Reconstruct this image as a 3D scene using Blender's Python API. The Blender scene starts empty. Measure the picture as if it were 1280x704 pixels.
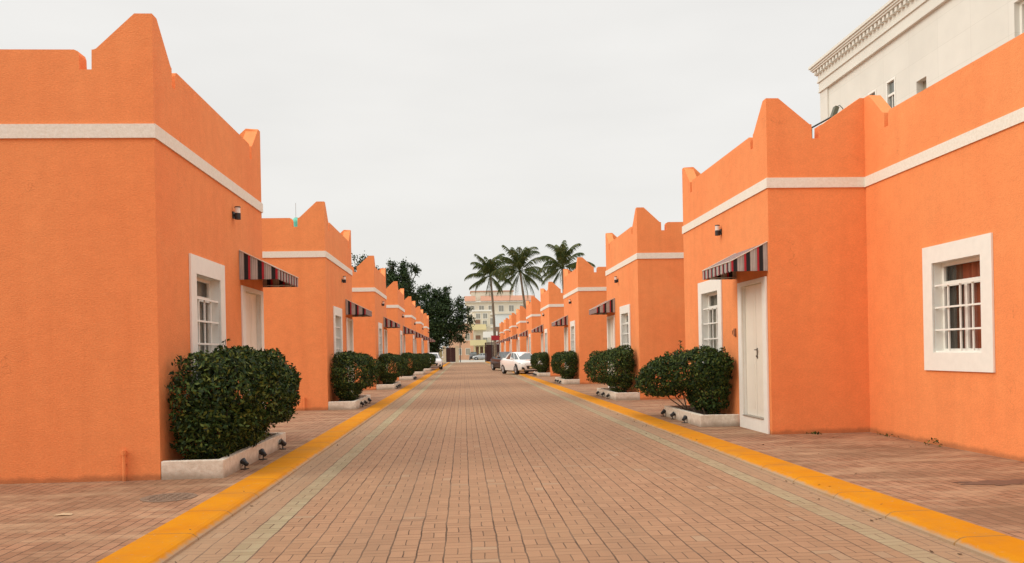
import bpy, bmesh, math, random
import numpy as np
from mathutils import Vector, Matrix
C = bpy.context.scene
COL = C.collection
R_ = math.radians
random.seed(7)

# ------------------------------------------------------------------ camera
cd = bpy.data.cameras.new("camera")
cam = bpy.data.objects.new("camera", cd)
COL.objects.link(cam)
C.camera = cam
cd.sensor_width = 36.0
cd.lens = 36.0 * 1050 / 1280
cd.shift_y = 88.9 / 1280
cd.clip_start = 0.1
cd.clip_end = 4000
right = Vector((0.998157, -0.057607, -0.019084))
up = Vector((0.019052, -0.0010996, 0.999818))
fwd = Vector((0.057617, 0.998339, 0.0))
m = Matrix(((right.x, up.x, -fwd.x, 0), (right.y, up.y, -fwd.y, 0), (right.z, up.z, -fwd.z, 1.4), (0, 0, 0, 1)))
cam.matrix_world = m

# ------------------------------------------------------------------ world
SUN_EL, SUN_AZ = 32.0, -104.0          # azimuth measured from +Y towards +X
w = bpy.data.worlds.new("World")
C.world = w
w.use_nodes = True
nt = w.node_tree
nt.nodes.clear()
out = nt.nodes.new('ShaderNodeOutputWorld')
sky = nt.nodes.new('ShaderNodeTexSky')
sky.sky_type = 'NISHITA'
sky.sun_disc = False
sky.sun_elevation = R_(SUN_EL)
sky.sun_rotation = R_(SUN_AZ)
b1 = nt.nodes.new('ShaderNodeBackground')
b1.inputs[1].default_value = 0.05 * 0.2
nt.links.new(sky.outputs[0], b1.inputs[0])
tc = nt.nodes.new('ShaderNodeTexCoord')
sep = nt.nodes.new('ShaderNodeSeparateXYZ')
nt.links.new(tc.outputs['Generated'], sep.inputs[0])
rmp = nt.nodes.new('ShaderNodeValToRGB')
el = rmp.color_ramp.elements
el[0].position = 0.0; el[0].color = (0.252, 0.245, 0.232, 1)
el[1].position = 1.0; el[1].color = (0.60, 0.59, 0.57, 1)
e = el.new(0.42); e.color = (0.268, 0.262, 0.251, 1)
e = el.new(0.6); e.color = (0.43, 0.425, 0.41, 1)
nt.links.new(sep.outputs[2], rmp.inputs[0])
cn = nt.nodes.new('ShaderNodeTexNoise')
cn.inputs['Scale'].default_value = 2.2
cn.inputs['Detail'].default_value = 4
mp = nt.nodes.new('ShaderNodeMapping')
mp.inputs['Scale'].default_value = (1, 1, 3.5)
nt.links.new(tc.outputs['Generated'], mp.inputs[0])
nt.links.new(mp.outputs[0], cn.inputs[0])
cr = nt.nodes.new('ShaderNodeMapRange')
cr.inputs['From Min'].default_value = 0.3; cr.inputs['From Max'].default_value = 0.7
cr.inputs['To Min'].default_value = 0.93; cr.inputs['To Max'].default_value = 1.05
nt.links.new(cn.outputs[0], cr.inputs[0])
vm = nt.nodes.new('ShaderNodeVectorMath'); vm.operation = 'SCALE'
nt.links.new(rmp.outputs[0], vm.inputs[0]); nt.links.new(cr.outputs[0], vm.inputs['Scale'])
b2 = nt.nodes.new('ShaderNodeBackground')
b2.inputs[1].default_value = 3.2
nt.links.new(vm.outputs[0], b2.inputs[0])
ad = nt.nodes.new('ShaderNodeAddShader')
nt.links.new(b1.outputs[0], ad.inputs[0]); nt.links.new(b2.outputs[0], ad.inputs[1])
nt.links.new(ad.outputs[0], out.inputs[0])

# ------------------------------------------------------------------ sun (veiled)
sl = bpy.data.lights.new("sun", 'SUN')
sl.energy = 1.5
sl.angle = R_(32)
sl.color = (1.0, 0.94, 0.80)
so = bpy.data.objects.new("sun", sl)
COL.objects.link(so)
sd = Vector((math.sin(R_(SUN_AZ)) * math.cos(R_(SUN_EL)), math.cos(R_(SUN_AZ)) * math.cos(R_(SUN_EL)), math.sin(R_(SUN_EL))))
so.rotation_euler = sd.to_track_quat('Z', 'Y').to_euler()
C.view_settings.view_transform = 'Standard'
C.view_settings.look = 'None'
C.view_settings.exposure = 0.0
C.view_settings.gamma = 1.0
C.view_settings.use_curve_mapping = False
C.cycles.max_bounces = 6
C.cycles.transparent_max_bounces = 12

# ------------------------------------------------------------------ material helpers
class NT:
    def __init__(s, name):
        s.m = bpy.data.materials.new(name); s.m.use_nodes = True
        s.t = s.m.node_tree
        s.b = s.t.nodes['Principled BSDF']
        s.o = s.t.nodes['Material Output']
    def n(s, typ, **k):
        x = s.t.nodes.new(typ)
        for a, v in k.items():
            if a.startswith('i_'):
                x.inputs[a[2:].replace('_', ' ')].default_value = v
            else: setattr(x, a, v)
        return x
    def l(s, a, b): s.t.links.new(a, b)
    def math(s, op, a, b=None, c=None):
        x = s.t.nodes.new('ShaderNodeMath'); x.operation = op
        for i, v in enumerate((a, b, c)):
            if v is None: continue
            if isinstance(v, (int, float)): x.inputs[i].default_value = v
            else: s.l(v, x.inputs[i])
        return x.outputs[0]
    def mix(s, f, a, b, typ='MIX'):
        x = s.t.nodes.new('ShaderNodeMix'); x.data_type = 'RGBA'; x.blend_type = typ
        for i, v in ((0, f), (6, a), (7, b)):
            if isinstance(v, (int, float)): x.inputs[i].default_value = v
            elif isinstance(v, tuple): x.inputs[i].default_value = (*v, 1) if len(v) == 3 else v
            else: s.l(v, x.inputs[i])
        return x.outputs[2]
    def noise(s, scale, detail=3, vec=None, rough=.55, dist=0):
        x = s.t.nodes.new('ShaderNodeTexNoise')
        x.inputs['Scale'].default_value = scale; x.inputs['Detail'].default_value = detail
        x.inputs['Roughness'].default_value = rough; x.inputs['Distortion'].default_value = dist
        if vec is not None: s.l(vec, x.inputs['Vector'])
        return x.outputs[0]
    def rng(s, v, a, b, c, d, smooth=False):
        x = s.t.nodes.new('ShaderNodeMapRange')
        if smooth: x.interpolation_type = 'SMOOTHSTEP'
        s.l(v, x.inputs[0])
        for i, q in enumerate((a, b, c, d)): x.inputs[i + 1].default_value = q
        return x.outputs[0]
    def pos(s, scale=None):
        g = s.t.nodes.new('ShaderNodeNewGeometry').outputs['Position']
        if scale is None: return g
        x = s.t.nodes.new('ShaderNodeMapping'); x.inputs['Scale'].default_value = scale
        s.l(g, x.inputs[0]); return x.outputs[0]
    def bump(s, h, strength=.3, dist=.01):
        x = s.t.nodes.new('ShaderNodeBump'); x.inputs['Strength'].default_value = strength; x.inputs['Distance'].default_value = dist
        s.l(h, x.inputs['Height']); s.l(x.outputs[0], s.b.inputs['Normal'])
    def col(s, v):
        if isinstance(v, tuple): s.b.inputs['Base Color'].default_value = (*v, 1)
        else: s.l(v, s.b.inputs['Base Color'])
    def rough(s, v):
        if isinstance(v, (int, float)): s.b.inputs['Roughness'].default_value = v
        else: s.l(v, s.b.inputs['Roughness'])

def simple(name, col, rough=.6, metal=0, var=.12, scale=9, bump=0, bscale=80, spec=.5):
    t = NT(name)
    n = t.noise(scale, 4, t.pos())
    f = t.rng(n, .25, .75, 1 - var, 1 + var)
    v = t.n('ShaderNodeVectorMath', operation='SCALE'); v.inputs[0].default_value = col
    t.l(f, v.inputs['Scale']); t.col(v.outputs[0])
    t.rough(rough); t.b.inputs['Metallic'].default_value = metal
    t.b.inputs['Specular IOR Level'].default_value = spec
    if bump: t.bump(t.noise(bscale, 4, t.pos()), bump, .01)
    return t.m

def stucco(name, col, col2, mott=.6, bumpk=.42):
    t = NT(name)
    big = t.rng(t.noise(.55, 4, t.pos((1, 1, .6))), .35, .68, 0, 1)
    streak = t.rng(t.noise(1.6, 4, t.pos((1.6, 1.6, .12)), .6), .45, .75, 0, 1)
    fine = t.rng(t.noise(42, 4, t.pos((1, 1, 1.9)), .62), .3, .7, .90, 1.07)
    med = t.rng(t.noise(4.2, 4, t.pos((1, 1, 1.3)), .6), .3, .7, .955, 1.035)
    c = t.mix(t.math('MULTIPLY', big, mott), col, col2)
    c = t.mix(t.math('MULTIPLY', streak, .17), c, tuple(x * .78 for x in col2))
    run = t.rng(t.noise(3.4, 5, t.pos((1.5, 1.5, .05)), .65), .52, .72, 0, .13)
    pale = t.rng(t.noise(1.1, 5, t.pos((1, 1, .8)), .7), .55, .75, 0, .35)
    c = t.mix(run, c, (.62, .19, .06)); c = t.mix(pale, c, (.90, .36, .14))
    # hairline cracks
    vo = t.n('ShaderNodeTexVoronoi', feature='DISTANCE_TO_EDGE'); vo.inputs['Scale'].default_value = .62
    dv = t.n('ShaderNodeVectorMath', operation='ADD'); nz = t.n('ShaderNodeTexNoise', i_Scale=2.4); nz.inputs['Detail'].default_value = 6
    t.l(t.pos(), nz.inputs[0]); t.l(t.pos(), dv.inputs[0]); t.l(nz.outputs['Color'], dv.inputs[1]); t.l(dv.outputs[0], vo.inputs[0])
    ck = t.math('MULTIPLY', t.rng(vo.outputs['Distance'], .0, .0035, 1, 0), t.rng(t.noise(.8, 2, t.pos()), .54, .62, 0, .45))
    c = t.mix(ck, c, (.36, .12, .045))
    # splash dirt just above the paving
    sp = t.n('ShaderNodeSeparateXYZ'); t.l(t.pos(), sp.inputs[0])
    dn = t.math('ADD', sp.outputs[2], t.math('MULTIPLY', t.noise(5, 3, t.pos()), -.10))
    dirt = t.rng(dn, -.03, .045, .55, 0, True)
    c = t.mix(dirt, c, (.22, .10, .05))
    v = t.n('ShaderNodeVectorMath', operation='SCALE'); t.l(c, v.inputs[0]); t.l(t.math('MULTIPLY', fine, med), v.inputs['Scale'])
    t.col(v.outputs[0]); t.rough(.88); t.b.inputs['Specular IOR Level'].default_value = .25
    h = t.math('ADD', t.noise(38, 5, t.pos((1, 1, 2.0)), .65), t.math('MULTIPLY', t.noise(9, 3, t.pos()), .5))
    t.bump(h, bumpk, .016)
    return t.m

ORANGE = stucco('orange_stucco', (.87, .310, .112), (.84, .245, .083))
CREAM = simple('cream_plaster', (.74, .69, .58), .85, var=.05, bump=.25, bscale=45)
WHITE = simple('white_paint', (.82, .81, .75), .55, var=.04, bump=.06, bscale=60)
DOORW = simple('door_paint', (.80, .76, .66), .4, var=.03, scale=4)
def band_mat():
    t = NT('rough_white_band')
    n = t.noise(30, 5, t.pos(), .7)
    c = t.mix(t.rng(n, .3, .7, 0, 1), (.72, .67, .57), (.84, .81, .73))
    t.col(c); t.rough(.9); t.bump(n, .35, .015)
    return t.m
BAND = band_mat()
def planter_mat():
    t = NT('weathered_planter')
    n = t.noise(14, 6, t.pos(), .7)
    n2 = t.noise(2.5, 4, t.pos())
    c = t.mix(t.rng(n, .35, .7, 0, 1), (.62, .53, .42), (.82, .75, .64))
    sp = t.n('ShaderNodeSeparateXYZ'); t.l(t.pos(), sp.inputs[0])
    st = t.rng(t.math('ADD', sp.outputs[2], t.math('MULTIPLY', n2, -.16)), -.08, .06, .75, 0, True)
    c = t.mix(st, c, (.26, .20, .14))
    t.col(c); t.rough(.92); t.bump(n, .6, .015)
    return t.m
PLANTER = planter_mat()
BLACK = simple('black_metal', (.018, .017, .017), .45, var=.2)
DARKPL = simple('black_rubber', (.02, .02, .02), .8, var=.2)
STEEL = simple('steel', (.45, .43, .40), .35, metal=.9)
SOIL = simple('soil', (.06, .042, .028), .95, var=.4, scale=30, bump=.8, bscale=60)
ROOFM = simple('roof_screed', (.42, .38, .33), .9)
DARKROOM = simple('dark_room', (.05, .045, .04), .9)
LAMPGL = simple('lamp_glass', (.75, .70, .64), .25, var=.05)

def cloth(name, a, b, scale=26):
    t = NT(name)
    wv = t.n('ShaderNodeTexWave'); wv.wave_type = 'BANDS'; wv.bands_direction = 'Y'
    wv.inputs['Scale'].default_value = 2.2; wv.inputs['Distortion'].default_value = 2.5
    t.l(t.pos((1, 1, .1)), wv.inputs[0])
    t.col(t.mix(wv.outputs[1], a, b)); t.rough(.9)
    return t.m
CURT = cloth('grey_curtain', (.30, .27, .22), (.46, .42, .35))
CURTRED = cloth('rust_curtain', (.32, .075, .040), (.48, .135, .072))
CURTDK = cloth('taupe_curtain', (.07, .055, .042), (.13, .105, .08))

def glass_mat(name='window_glass', tint=(.82, .84, .82), base=.10):
    t = NT(name)
    tr = t.n('ShaderNodeBsdfTransparent'); tr.inputs[0].default_value = (*tint, 1)
    gl = t.n('ShaderNodeBsdfGlossy'); gl.inputs['Roughness'].default_value = .03
    fr = t.n('ShaderNodeFresnel'); fr.inputs[0].default_value = 1.5
    mx = t.n('ShaderNodeMixShader')
    t.l(t.math('ADD', t.math('MULTIPLY', fr.outputs[0], .75), base * .3), mx.inputs[0])
    t.l(tr.outputs[0], mx.inputs[1]); t.l(gl.outputs[0], mx.inputs[2]); t.l(mx.outputs[0], t.o.inputs[0])
    return t.m
GLASS = glass_mat()

def awning_mat():
    t = NT('striped_canvas')
    uv = t.n('ShaderNodeUVMap')
    sp = t.n('ShaderNodeSeparateXYZ'); t.l(uv.outputs[0], sp.inputs[0])
    f = t.math('FRACT', t.math('DIVIDE', sp.outputs[0], .215))
    r = t.n('ShaderNodeValToRGB'); r.color_ramp.interpolation = 'CONSTANT'
    e = r.color_ramp.elements
    g1, g2, bk, rd = (.30, .275, .25), (.46, .43, .40), (.012, .012, .013), (.40, .018, .03)
    e[0].position = 0; e[0].color = (*g1, 1)
    e[1].position = .05; e[1].color = (*g2, 1)
    for p, c in ((.12, g1), (.18, g2), (.25, g1), (.31, g2), (.38, g1), (.44, bk), (.74, rd), (.90, g1)):
        q = e.new(p); q.color = (*c, 1)
    t.l(f, r.inputs[0])
    n = t.rng(t.noise(6, 4, t.pos()), .3, .7, .82, 1.1)
    v = t.n('ShaderNodeVectorMath', operation='SCALE'); t.l(r.outputs[0], v.inputs[0]); t.l(n, v.inputs['Scale'])
    t.col(v.outputs[0]); t.rough(.85)
    return t.m
AWN = awning_mat()
PIPING = simple('canvas_piping', (.62, .55, .47), .8)
AWNLINE = simple('awning_lining', (.50, .36, .28), .85)

# ---- paving
PX0, PW = -1.77, .2
def paving_mat(green=(0, 24)):
    t = NT('basketweave_pavers')
    P = t.pos()
    sp = t.n('ShaderNodeSeparateXYZ'); t.l(P, sp.inputs[0])
    M = t.math
    wob = M('SUBTRACT', t.noise(1.3, 2, P), .5)
    wob2 = M('SUBTRACT', t.noise(5.5, 2, P), .5)
    wob3 = M('SUBTRACT', t.noise(6.5, 2, t.pos((1.1, .9, 1))), .5)
    u = M('DIVIDE', M('SUBTRACT', M('ADD', sp.outputs[0], M('ADD', M('MULTIPLY', wob, .03), M('MULTIPLY', wob2, .014))), PX0), PW)
    c = M('FLOOR', u); fu = M('SUBTRACT', u, c)
    wn = t.n('ShaderNodeTexWhiteNoise', noise_dimensions='1D'); t.l(c, wn.inputs['W'])
    v = M('ADD', M('DIVIDE', M('ADD', sp.outputs[1], M('MULTIPLY', wob3, .03)), .187),
          M('ADD', M('MODULO', M('ADD', c, 100), 2), M('MULTIPLY', wn.outputs[0], .7)))
    v = M('ADD', v, 200)
    k = M('FLOOR', v); fv = M('SUBTRACT', v, k)
    ty = M('MODULO', k, 2)
    def edge(x, s): return M('MULTIPLY', M('MINIMUM', x, M('SUBTRACT', 1, x)), s)
    a2 = M('MULTIPLY', fv, 2); r0 = M('FLOOR', a2); va = M('SUBTRACT', a2, r0)
    b2 = M('MULTIPLY', fu, 2); r1 = M('FLOOR', b2); ub = M('SUBTRACT', b2, r1)
    dA = M('MINIMUM', M('SUBTRACT', edge(fu, .2), .0022), edge(va, .1))
    dB = M('MINIMUM', M('MINIMUM', M('SUBTRACT', edge(fu, .2), .0022), edge(ub, .1)), edge(fv, .2))
    def lerp(f, x, y): return M('ADD', M('MULTIPLY', x, M('SUBTRACT', 1, f)), M('MULTIPLY', y, f))
    d = lerp(ty, dA, dB)
    rid = lerp(ty, r0, M('ADD', r1, 2))
    cv = t.n('ShaderNodeCombineXYZ'); t.l(c, cv.inputs[0]); t.l(k, cv.inputs[1]); t.l(rid, cv.inputs[2])
    w3 = t.n('ShaderNodeTexWhiteNoise', noise_dimensions='3D'); t.l(cv.outputs[0], w3.inputs[0])
    # joint width differs from joint to joint, some are filled with sand
    jw = t.rng(t.noise(3.1, 3, P), .3, .7, .0010, .0042)
    jn = M('SUBTRACT', d, jw)
    brick = t.rng(jn, 0, .0022, 0, 1, True)
    isg = None
    for g in green:
        q = M('COMPARE', c, float(g), .1)
        isg = q if isg is None else M('MAXIMUM', isg, q)
    rb = t.mix(w3.outputs[0], (.325, .185, .108), (.385, .222, .130))
    odd = t.rng(w3.outputs[0], .975, .99, 0, .5)
    rb = t.mix(odd, rb, (.36, .27, .18))
    gb = t.mix(w3.outputs[0], (.30, .265, .155), (.38, .335, .21))
    cc = t.mix(M('MULTIPLY', isg, .92), rb, gb)
    st = t.rng(t.noise(.42, 5, P, .6), .38, .68, 0, 1)
    cc = t.mix(M('MULTIPLY', st, .35), cc, (.30, .19, .105))
    st2 = t.rng(t.noise(2.3, 6, P, .7), .58, .75, 0, .35)
    cc = t.mix(st2, cc, (.22, .14, .09))
    tyre = t.rng(t.noise(1.0, 4, t.pos((1.3, .035, 1)), .6), .50, .68, 0, .35)
    cc = t.mix(tyre, cc, (.235, .150, .095))
    spill = t.rng(t.noise(.9, 5, P, .7), .64, .70, 0, .35)
    cc = t.mix(spill, cc, (.15, .10, .07))
    # sand and dust washed along the kerbs
    xs = M('ABSOLUTE', M('SUBTRACT', sp.outputs[0], .66))
    du = M('MULTIPLY', t.rng(M('ADD', xs, M('MULTIPLY', t.noise(1.1, 4, P), .9)), 2.55, 3.3, 0, 1, True), .55)
    cc = t.mix(du, cc, (.36, .25, .155))
    gr = t.rng(t.noise(160, 2, P), .3, .7, .90, 1.08)
    vv = t.n('ShaderNodeVectorMath', operation='SCALE'); t.l(cc, vv.inputs[0]); t.l(gr, vv.inputs['Scale'])
    jc = t.mix(t.rng(t.noise(1.7, 4, P), .35, .65, 0, 1), (.085, .052, .034), (.20, .13, .085))
    jc = t.mix(M('MULTIPLY', du, .8), jc, (.30, .21, .14))
    t.col(t.mix(brick, jc, vv.outputs[0]))
    t.rough(.85); t.b.inputs['Specular IOR Level'].default_value = .15
    h = M('ADD', M('MULTIPLY', brick, 1.0), M('ADD', M('MULTIPLY', w3.outputs[0], .35), M('MULTIPLY', t.noise(120, 2, P), .12)))
    t.bump(h, .5, .004)
    return t.m
PAVE = paving_mat()

def sidewalk_mat():
    t = NT('sidewalk_pavers')
    P = t.pos()
    wob = t.n('ShaderNodeVectorMath', operation='SCALE'); wob.inputs['Scale'].default_value = .02
    nz = t.n('ShaderNodeTexNoise', i_Scale=3.0); t.l(P, nz.inputs[0]); t.l(nz.outputs['Color'], wob.inputs[0])
    ad = t.n('ShaderNodeVectorMath', operation='ADD'); t.l(P, ad.inputs[0]); t.l(wob.outputs[0], ad.inputs[1])
    mp = t.n('ShaderNodeMapping'); mp.inputs['Rotation'].default_value = (0, 0, R_(90)); t.l(ad.outputs[0], mp.inputs[0])
    br = t.n('ShaderNodeTexBrick'); t.l(mp.outputs[0], br.inputs[0])
    br.inputs['Scale'].default_value = 1; br.inputs['Brick Width'].default_value = .21; br.inputs['Row Height'].default_value = .105
    br.inputs['Mortar Size'].default_value = .0055; br.inputs['Mortar Smooth'].default_value = .3; br.inputs['Bias'].default_value = 0
    br.inputs['Color1'].default_value = (.275, .135, .074, 1); br.inputs['Color2'].default_value = (.385, .205, .118, 1)
    br.inputs['Mortar'].default_value = (.075, .045, .03, 1)
    cc = br.outputs['Color']
    st = t.rng(t.noise(.7, 5, P, .62), .42, .64, 0, .72)
    cc = t.mix(st, cc, (.20, .115, .065))
    st2 = t.rng(t.noise(1.5, 6, t.pos((.5, 1.5, 1)), .7), .47, .66, 0, .75)
    cc = t.mix(st2, cc, (.46, .30, .18))
    st3 = t.rng(t.noise(4.5, 5, P, .7), .60, .74, 0, .5)
    cc = t.mix(st3, cc, (.17, .10, .065))
    gr = t.rng(t.noise(140, 2, P), .3, .7, .88, 1.08)
    vv = t.n('ShaderNodeVectorMath', operation='SCALE'); t.l(cc, vv.inputs[0]); t.l(gr, vv.inputs['Scale'])
    t.col(vv.outputs[0]); t.rough(.85); t.b.inputs['Specular IOR Level'].default_value = .25
    h = t.math('SUBTRACT', t.math('MULTIPLY', t.noise(90, 3, P), .25), br.outputs['Fac'])
    t.bump(h, .5, .004)
    return t.m
SIDEW = sidewalk_mat()

def kerb_mat():
    t = NT('yellow_kerb_paint')
    P = t.pos()
    sp = t.n('ShaderNodeSeparateXYZ'); t.l(P, sp.inputs[0])
    n = t.noise(11, 6, P, .72)
    c = t.mix(t.rng(t.noise(2.2, 5, P), .35, .7, 0, 1), (.58, .232, .006), (.53, .19, .006))
    c = t.mix(t.rng(n, .60, .72, 0, .6), c, (.50, .24, .06))
    # paint worn off along the low road edge
    wear = t.rng(t.math('ADD', sp.outputs[2], t.math('MULTIPLY', t.math('SUBTRACT', n, .5), .05)), -.034, -.004, 1, 0, True)
    c = t.mix(t.math('MULTIPLY', wear, .85), c, (.33, .27, .20))
    chip = t.rng(t.noise(23, 4, P, .7), .64, .70, 0, .7)
    c = t.mix(chip, c, (.36, .29, .21))
    f = t.math('FRACT', t.math('ADD', t.math('DIVIDE', sp.outputs[1], .98), t.math('MULTIPLY', t.noise(3, 2, P), .03)))
    j = t.rng(t.math('MINIMUM', f, t.math('SUBTRACT', 1, f)), .004, .014, 1, 0, True)
    c = t.mix(t.math('MULTIPLY', j, .8), c, (.24, .14, .05))
    dirt = t.rng(t.noise(1.3, 6, P, .7), .48, .72, 0, .6)
    c = t.mix(dirt, c, (.40, .19, .04))
    t.col(c); t.rough(.8); t.b.inputs['Specular IOR Level'].default_value = .08
    h = t.math('SUBTRACT', t.math('MULTIPLY', n, .5), j)
    t.bump(h, .4, .008)
    return t.m
KERB = kerb_mat()
ASPH = simple('concrete_street', (.40, .36, .30), .9, var=.12, scale=.6)
SAND = simple('sandy_ground', (.36, .28, .20), .95, var=.15, scale=.2)

# ------------------------------------------------------------------ mesh helpers
class MB:
    def __init__(s): s.v = []; s.f = []; s.uv = {}
    def add(s, vs, fs):
        o = len(s.v); s.v += [tuple(x) for x in vs]; s.f += [tuple(i + o for i in f) for f in fs]
    def quad(s, a, b, c, d, uv=None):
        s.add((a, b, c, d), ((0, 1, 2, 3),))
        if uv: s.uv[len(s.f) - 1] = uv
    def box(s, x0, x1, y0, y1, z0, z1):
        x0, x1 = sorted((x0, x1)); y0, y1 = sorted((y0, y1)); z0, z1 = sorted((z0, z1))
        s.add([(x0, y0, z0), (x1, y0, z0), (x1, y1, z0), (x0, y1, z0), (x0, y0, z1), (x1, y0, z1), (x1, y1, z1), (x0, y1, z1)],
              [(0, 3, 2, 1), (4, 5, 6, 7), (0, 1, 5, 4), (1, 2, 6, 5), (2, 3, 7, 6), (3, 0, 4, 7)])
    def tube(s, pts, rad, n=8, cap=True):
        pts = [Vector(p) for p in pts]
        if not hasattr(rad, '__len__'): rad = [rad] * len(pts)
        o = len(s.v); prev = None
        for i, p in enumerate(pts):
            d = (pts[min(i + 1, len(pts) - 1)] - pts[max(i - 1, 0)]).normalized()
            ref = Vector((1, 0, 0)) if abs(d.x) < .8 else Vector((0, 1, 0))
            if prev is not None: ref = prev
            a = (ref - d * ref.dot(d)).normalized(); b = d.cross(a); prev = a
            for k in range(n):
                t = 2 * math.pi * k / n
                s.v.append(tuple(p + (a * math.cos(t) + b * math.sin(t)) * rad[i]))
        for i in range(len(pts) - 1):
            for k in range(n):
                k2 = (k + 1) % n
                s.f.append((o + i * n + k, o + i * n + k2, o + (i + 1) * n + k2, o + (i + 1) * n + k))
        if cap:
            s.f.append(tuple(o + k for k in range(n))[::-1]); s.f.append(tuple(o + (len(pts) - 1) * n + k for k in range(n)))
    def build(s, name, mat, parent=None, loc=None, smooth=False):
        me = bpy.data.meshes.new(name); me.from_pydata(s.v, [], s.f)
        if s.uv:
            ul = me.uv_layers.new(name='UVMap')
            for i, uv in s.uv.items():
                for li, q in zip(me.polygons[i].loop_indices, uv): ul.data[li].uv = q
        me.materials.append(mat)
        if smooth:
            for p in me.polygons: p.use_smooth = True
        me.update()
        o = bpy.data.objects.new(name, me); COL.objects.link(o)
        if parent is not None: o.parent = parent
        if loc is not None: o.location = loc
        return o

def tag(o, label=None, cat=None, group=None, kind=None):
    if label: o['label'] = label
    if cat: o['category'] = cat
    if group: o['group'] = group
    if kind: o['kind'] = kind
    return o
def empty(name, loc, label, cat, group=None, rz=0):
    o = bpy.data.objects.new(name, None); COL.objects.link(o)
    o.empty_display_size = .2; o.location = loc; o.rotation_euler = (0, 0, rz)
    return tag(o, label, cat, group)
KIDS = {}
def kids(o):
    return [c for c in o.children]
def copy_tree(o, parent=None):
    c = o.copy(); COL.objects.link(c)
    if parent is not None: c.parent = parent
    for ch in kids(o): copy_tree(ch, c)
    return c
def struct(o): return tag(o, kind='structure')

# ------------------------------------------------------------------ ground
RZ = -.05
YEND = 138.0
mb = MB(); mb.quad((-1500, -400, -.14), (1500, -400, -.14), (1500, 2500, -.14), (-1500, 2500, -.14)); struct(mb.build('ground', SAND))
mb = MB(); mb.quad((-2.2, -30, RZ), (3.56, -30, RZ), (3.56, YEND, RZ), (-2.2, YEND, RZ)); struct(mb.build('road', PAVE))
mb = MB(); mb.quad((-60, YEND, RZ), (60, YEND, RZ), (60, 205, RZ), (-60, 205, RZ)); struct(mb.build('cross_street', ASPH))
def strip(x0, x1, name, mat):
    mb = MB(); mb.quad((x0, -30, 0), (x1, -30, 0), (x1, YEND, 0), (x0, YEND, 0)); return struct(mb.build(name, mat))
strip(-40, -2.55, 'sidewalk_left', SIDEW)
strip(3.91, 40, 'sidewalk_right', SIDEW)
def kerb(s, x_out, name):
    # profile across: outer edge (sidewalk side) -> flat painted top -> worn bevel -> road face
    prof = [(0, -.1), (0, .004), (.015, .010), (.33, .008), (.37, 0), (.415, -.032), (.42, -.055)]
    mb = MB(); ys = [-30 + i * 2 for i in range(85)]
    rnd = random.Random(5 if s > 0 else 8)
    for yy in ys:
        j = rnd.uniform(-.006, .006)
        for (a, z) in prof: mb.v.append((x_out + s * (a + j), min(yy, YEND), z))
    n = len(prof)
    for i in range(len(ys) - 1):
        for k in range(n - 1):
            q = (i * n + k, i * n + k + 1, (i + 1) * n + k + 1, (i + 1) * n + k)
            mb.f.append(q)
    return struct(mb.build(name, KERB))
kerb(1, -2.56, 'kerb_left'); kerb(-1, 3.92, 'kerb_right')

# ------------------------------------------------------------------ houses
XL, XR, XI = -3.54, 4.94, 6.56
HL = 5.2
ZT, ZN, ZP, ZR = 5.0, 4.77, 5.42, 4.55
TH = .2
def profile(L, kind='long'):
    """top line of a parapet along one side: pointed corners, a slot beside each, level between"""
    if kind == 'short':
        h = L / 2
        pts = [(0, ZP), (.20, ZP), (h - .10, ZT), (h - .066, ZT - .004), (h - .062, ZN), (h + .062, ZN), (h + .066, ZT - .02), (h + .12, ZT), (L - .07, ZP), (L, ZP)]
        return pts
    c0, s0, n0, n1 = (.17, .62, .64, .76) if kind == 'street' else (.22, .66, .69, .83)
    half = [(0, ZP), (c0 - .02, ZP), (c0 + .03, ZP - .045), (s0 - .02, ZT + .012), (s0 + .01, ZT), (n0, ZT), (n0 + .004, ZN), (n1, ZN), (n1 + .004, ZT - .06), (n1 + .018, ZT - .018), (n1 + .06, ZT)]
    return half + [(L - u, z) for (u, z) in reversed(half)]

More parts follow.
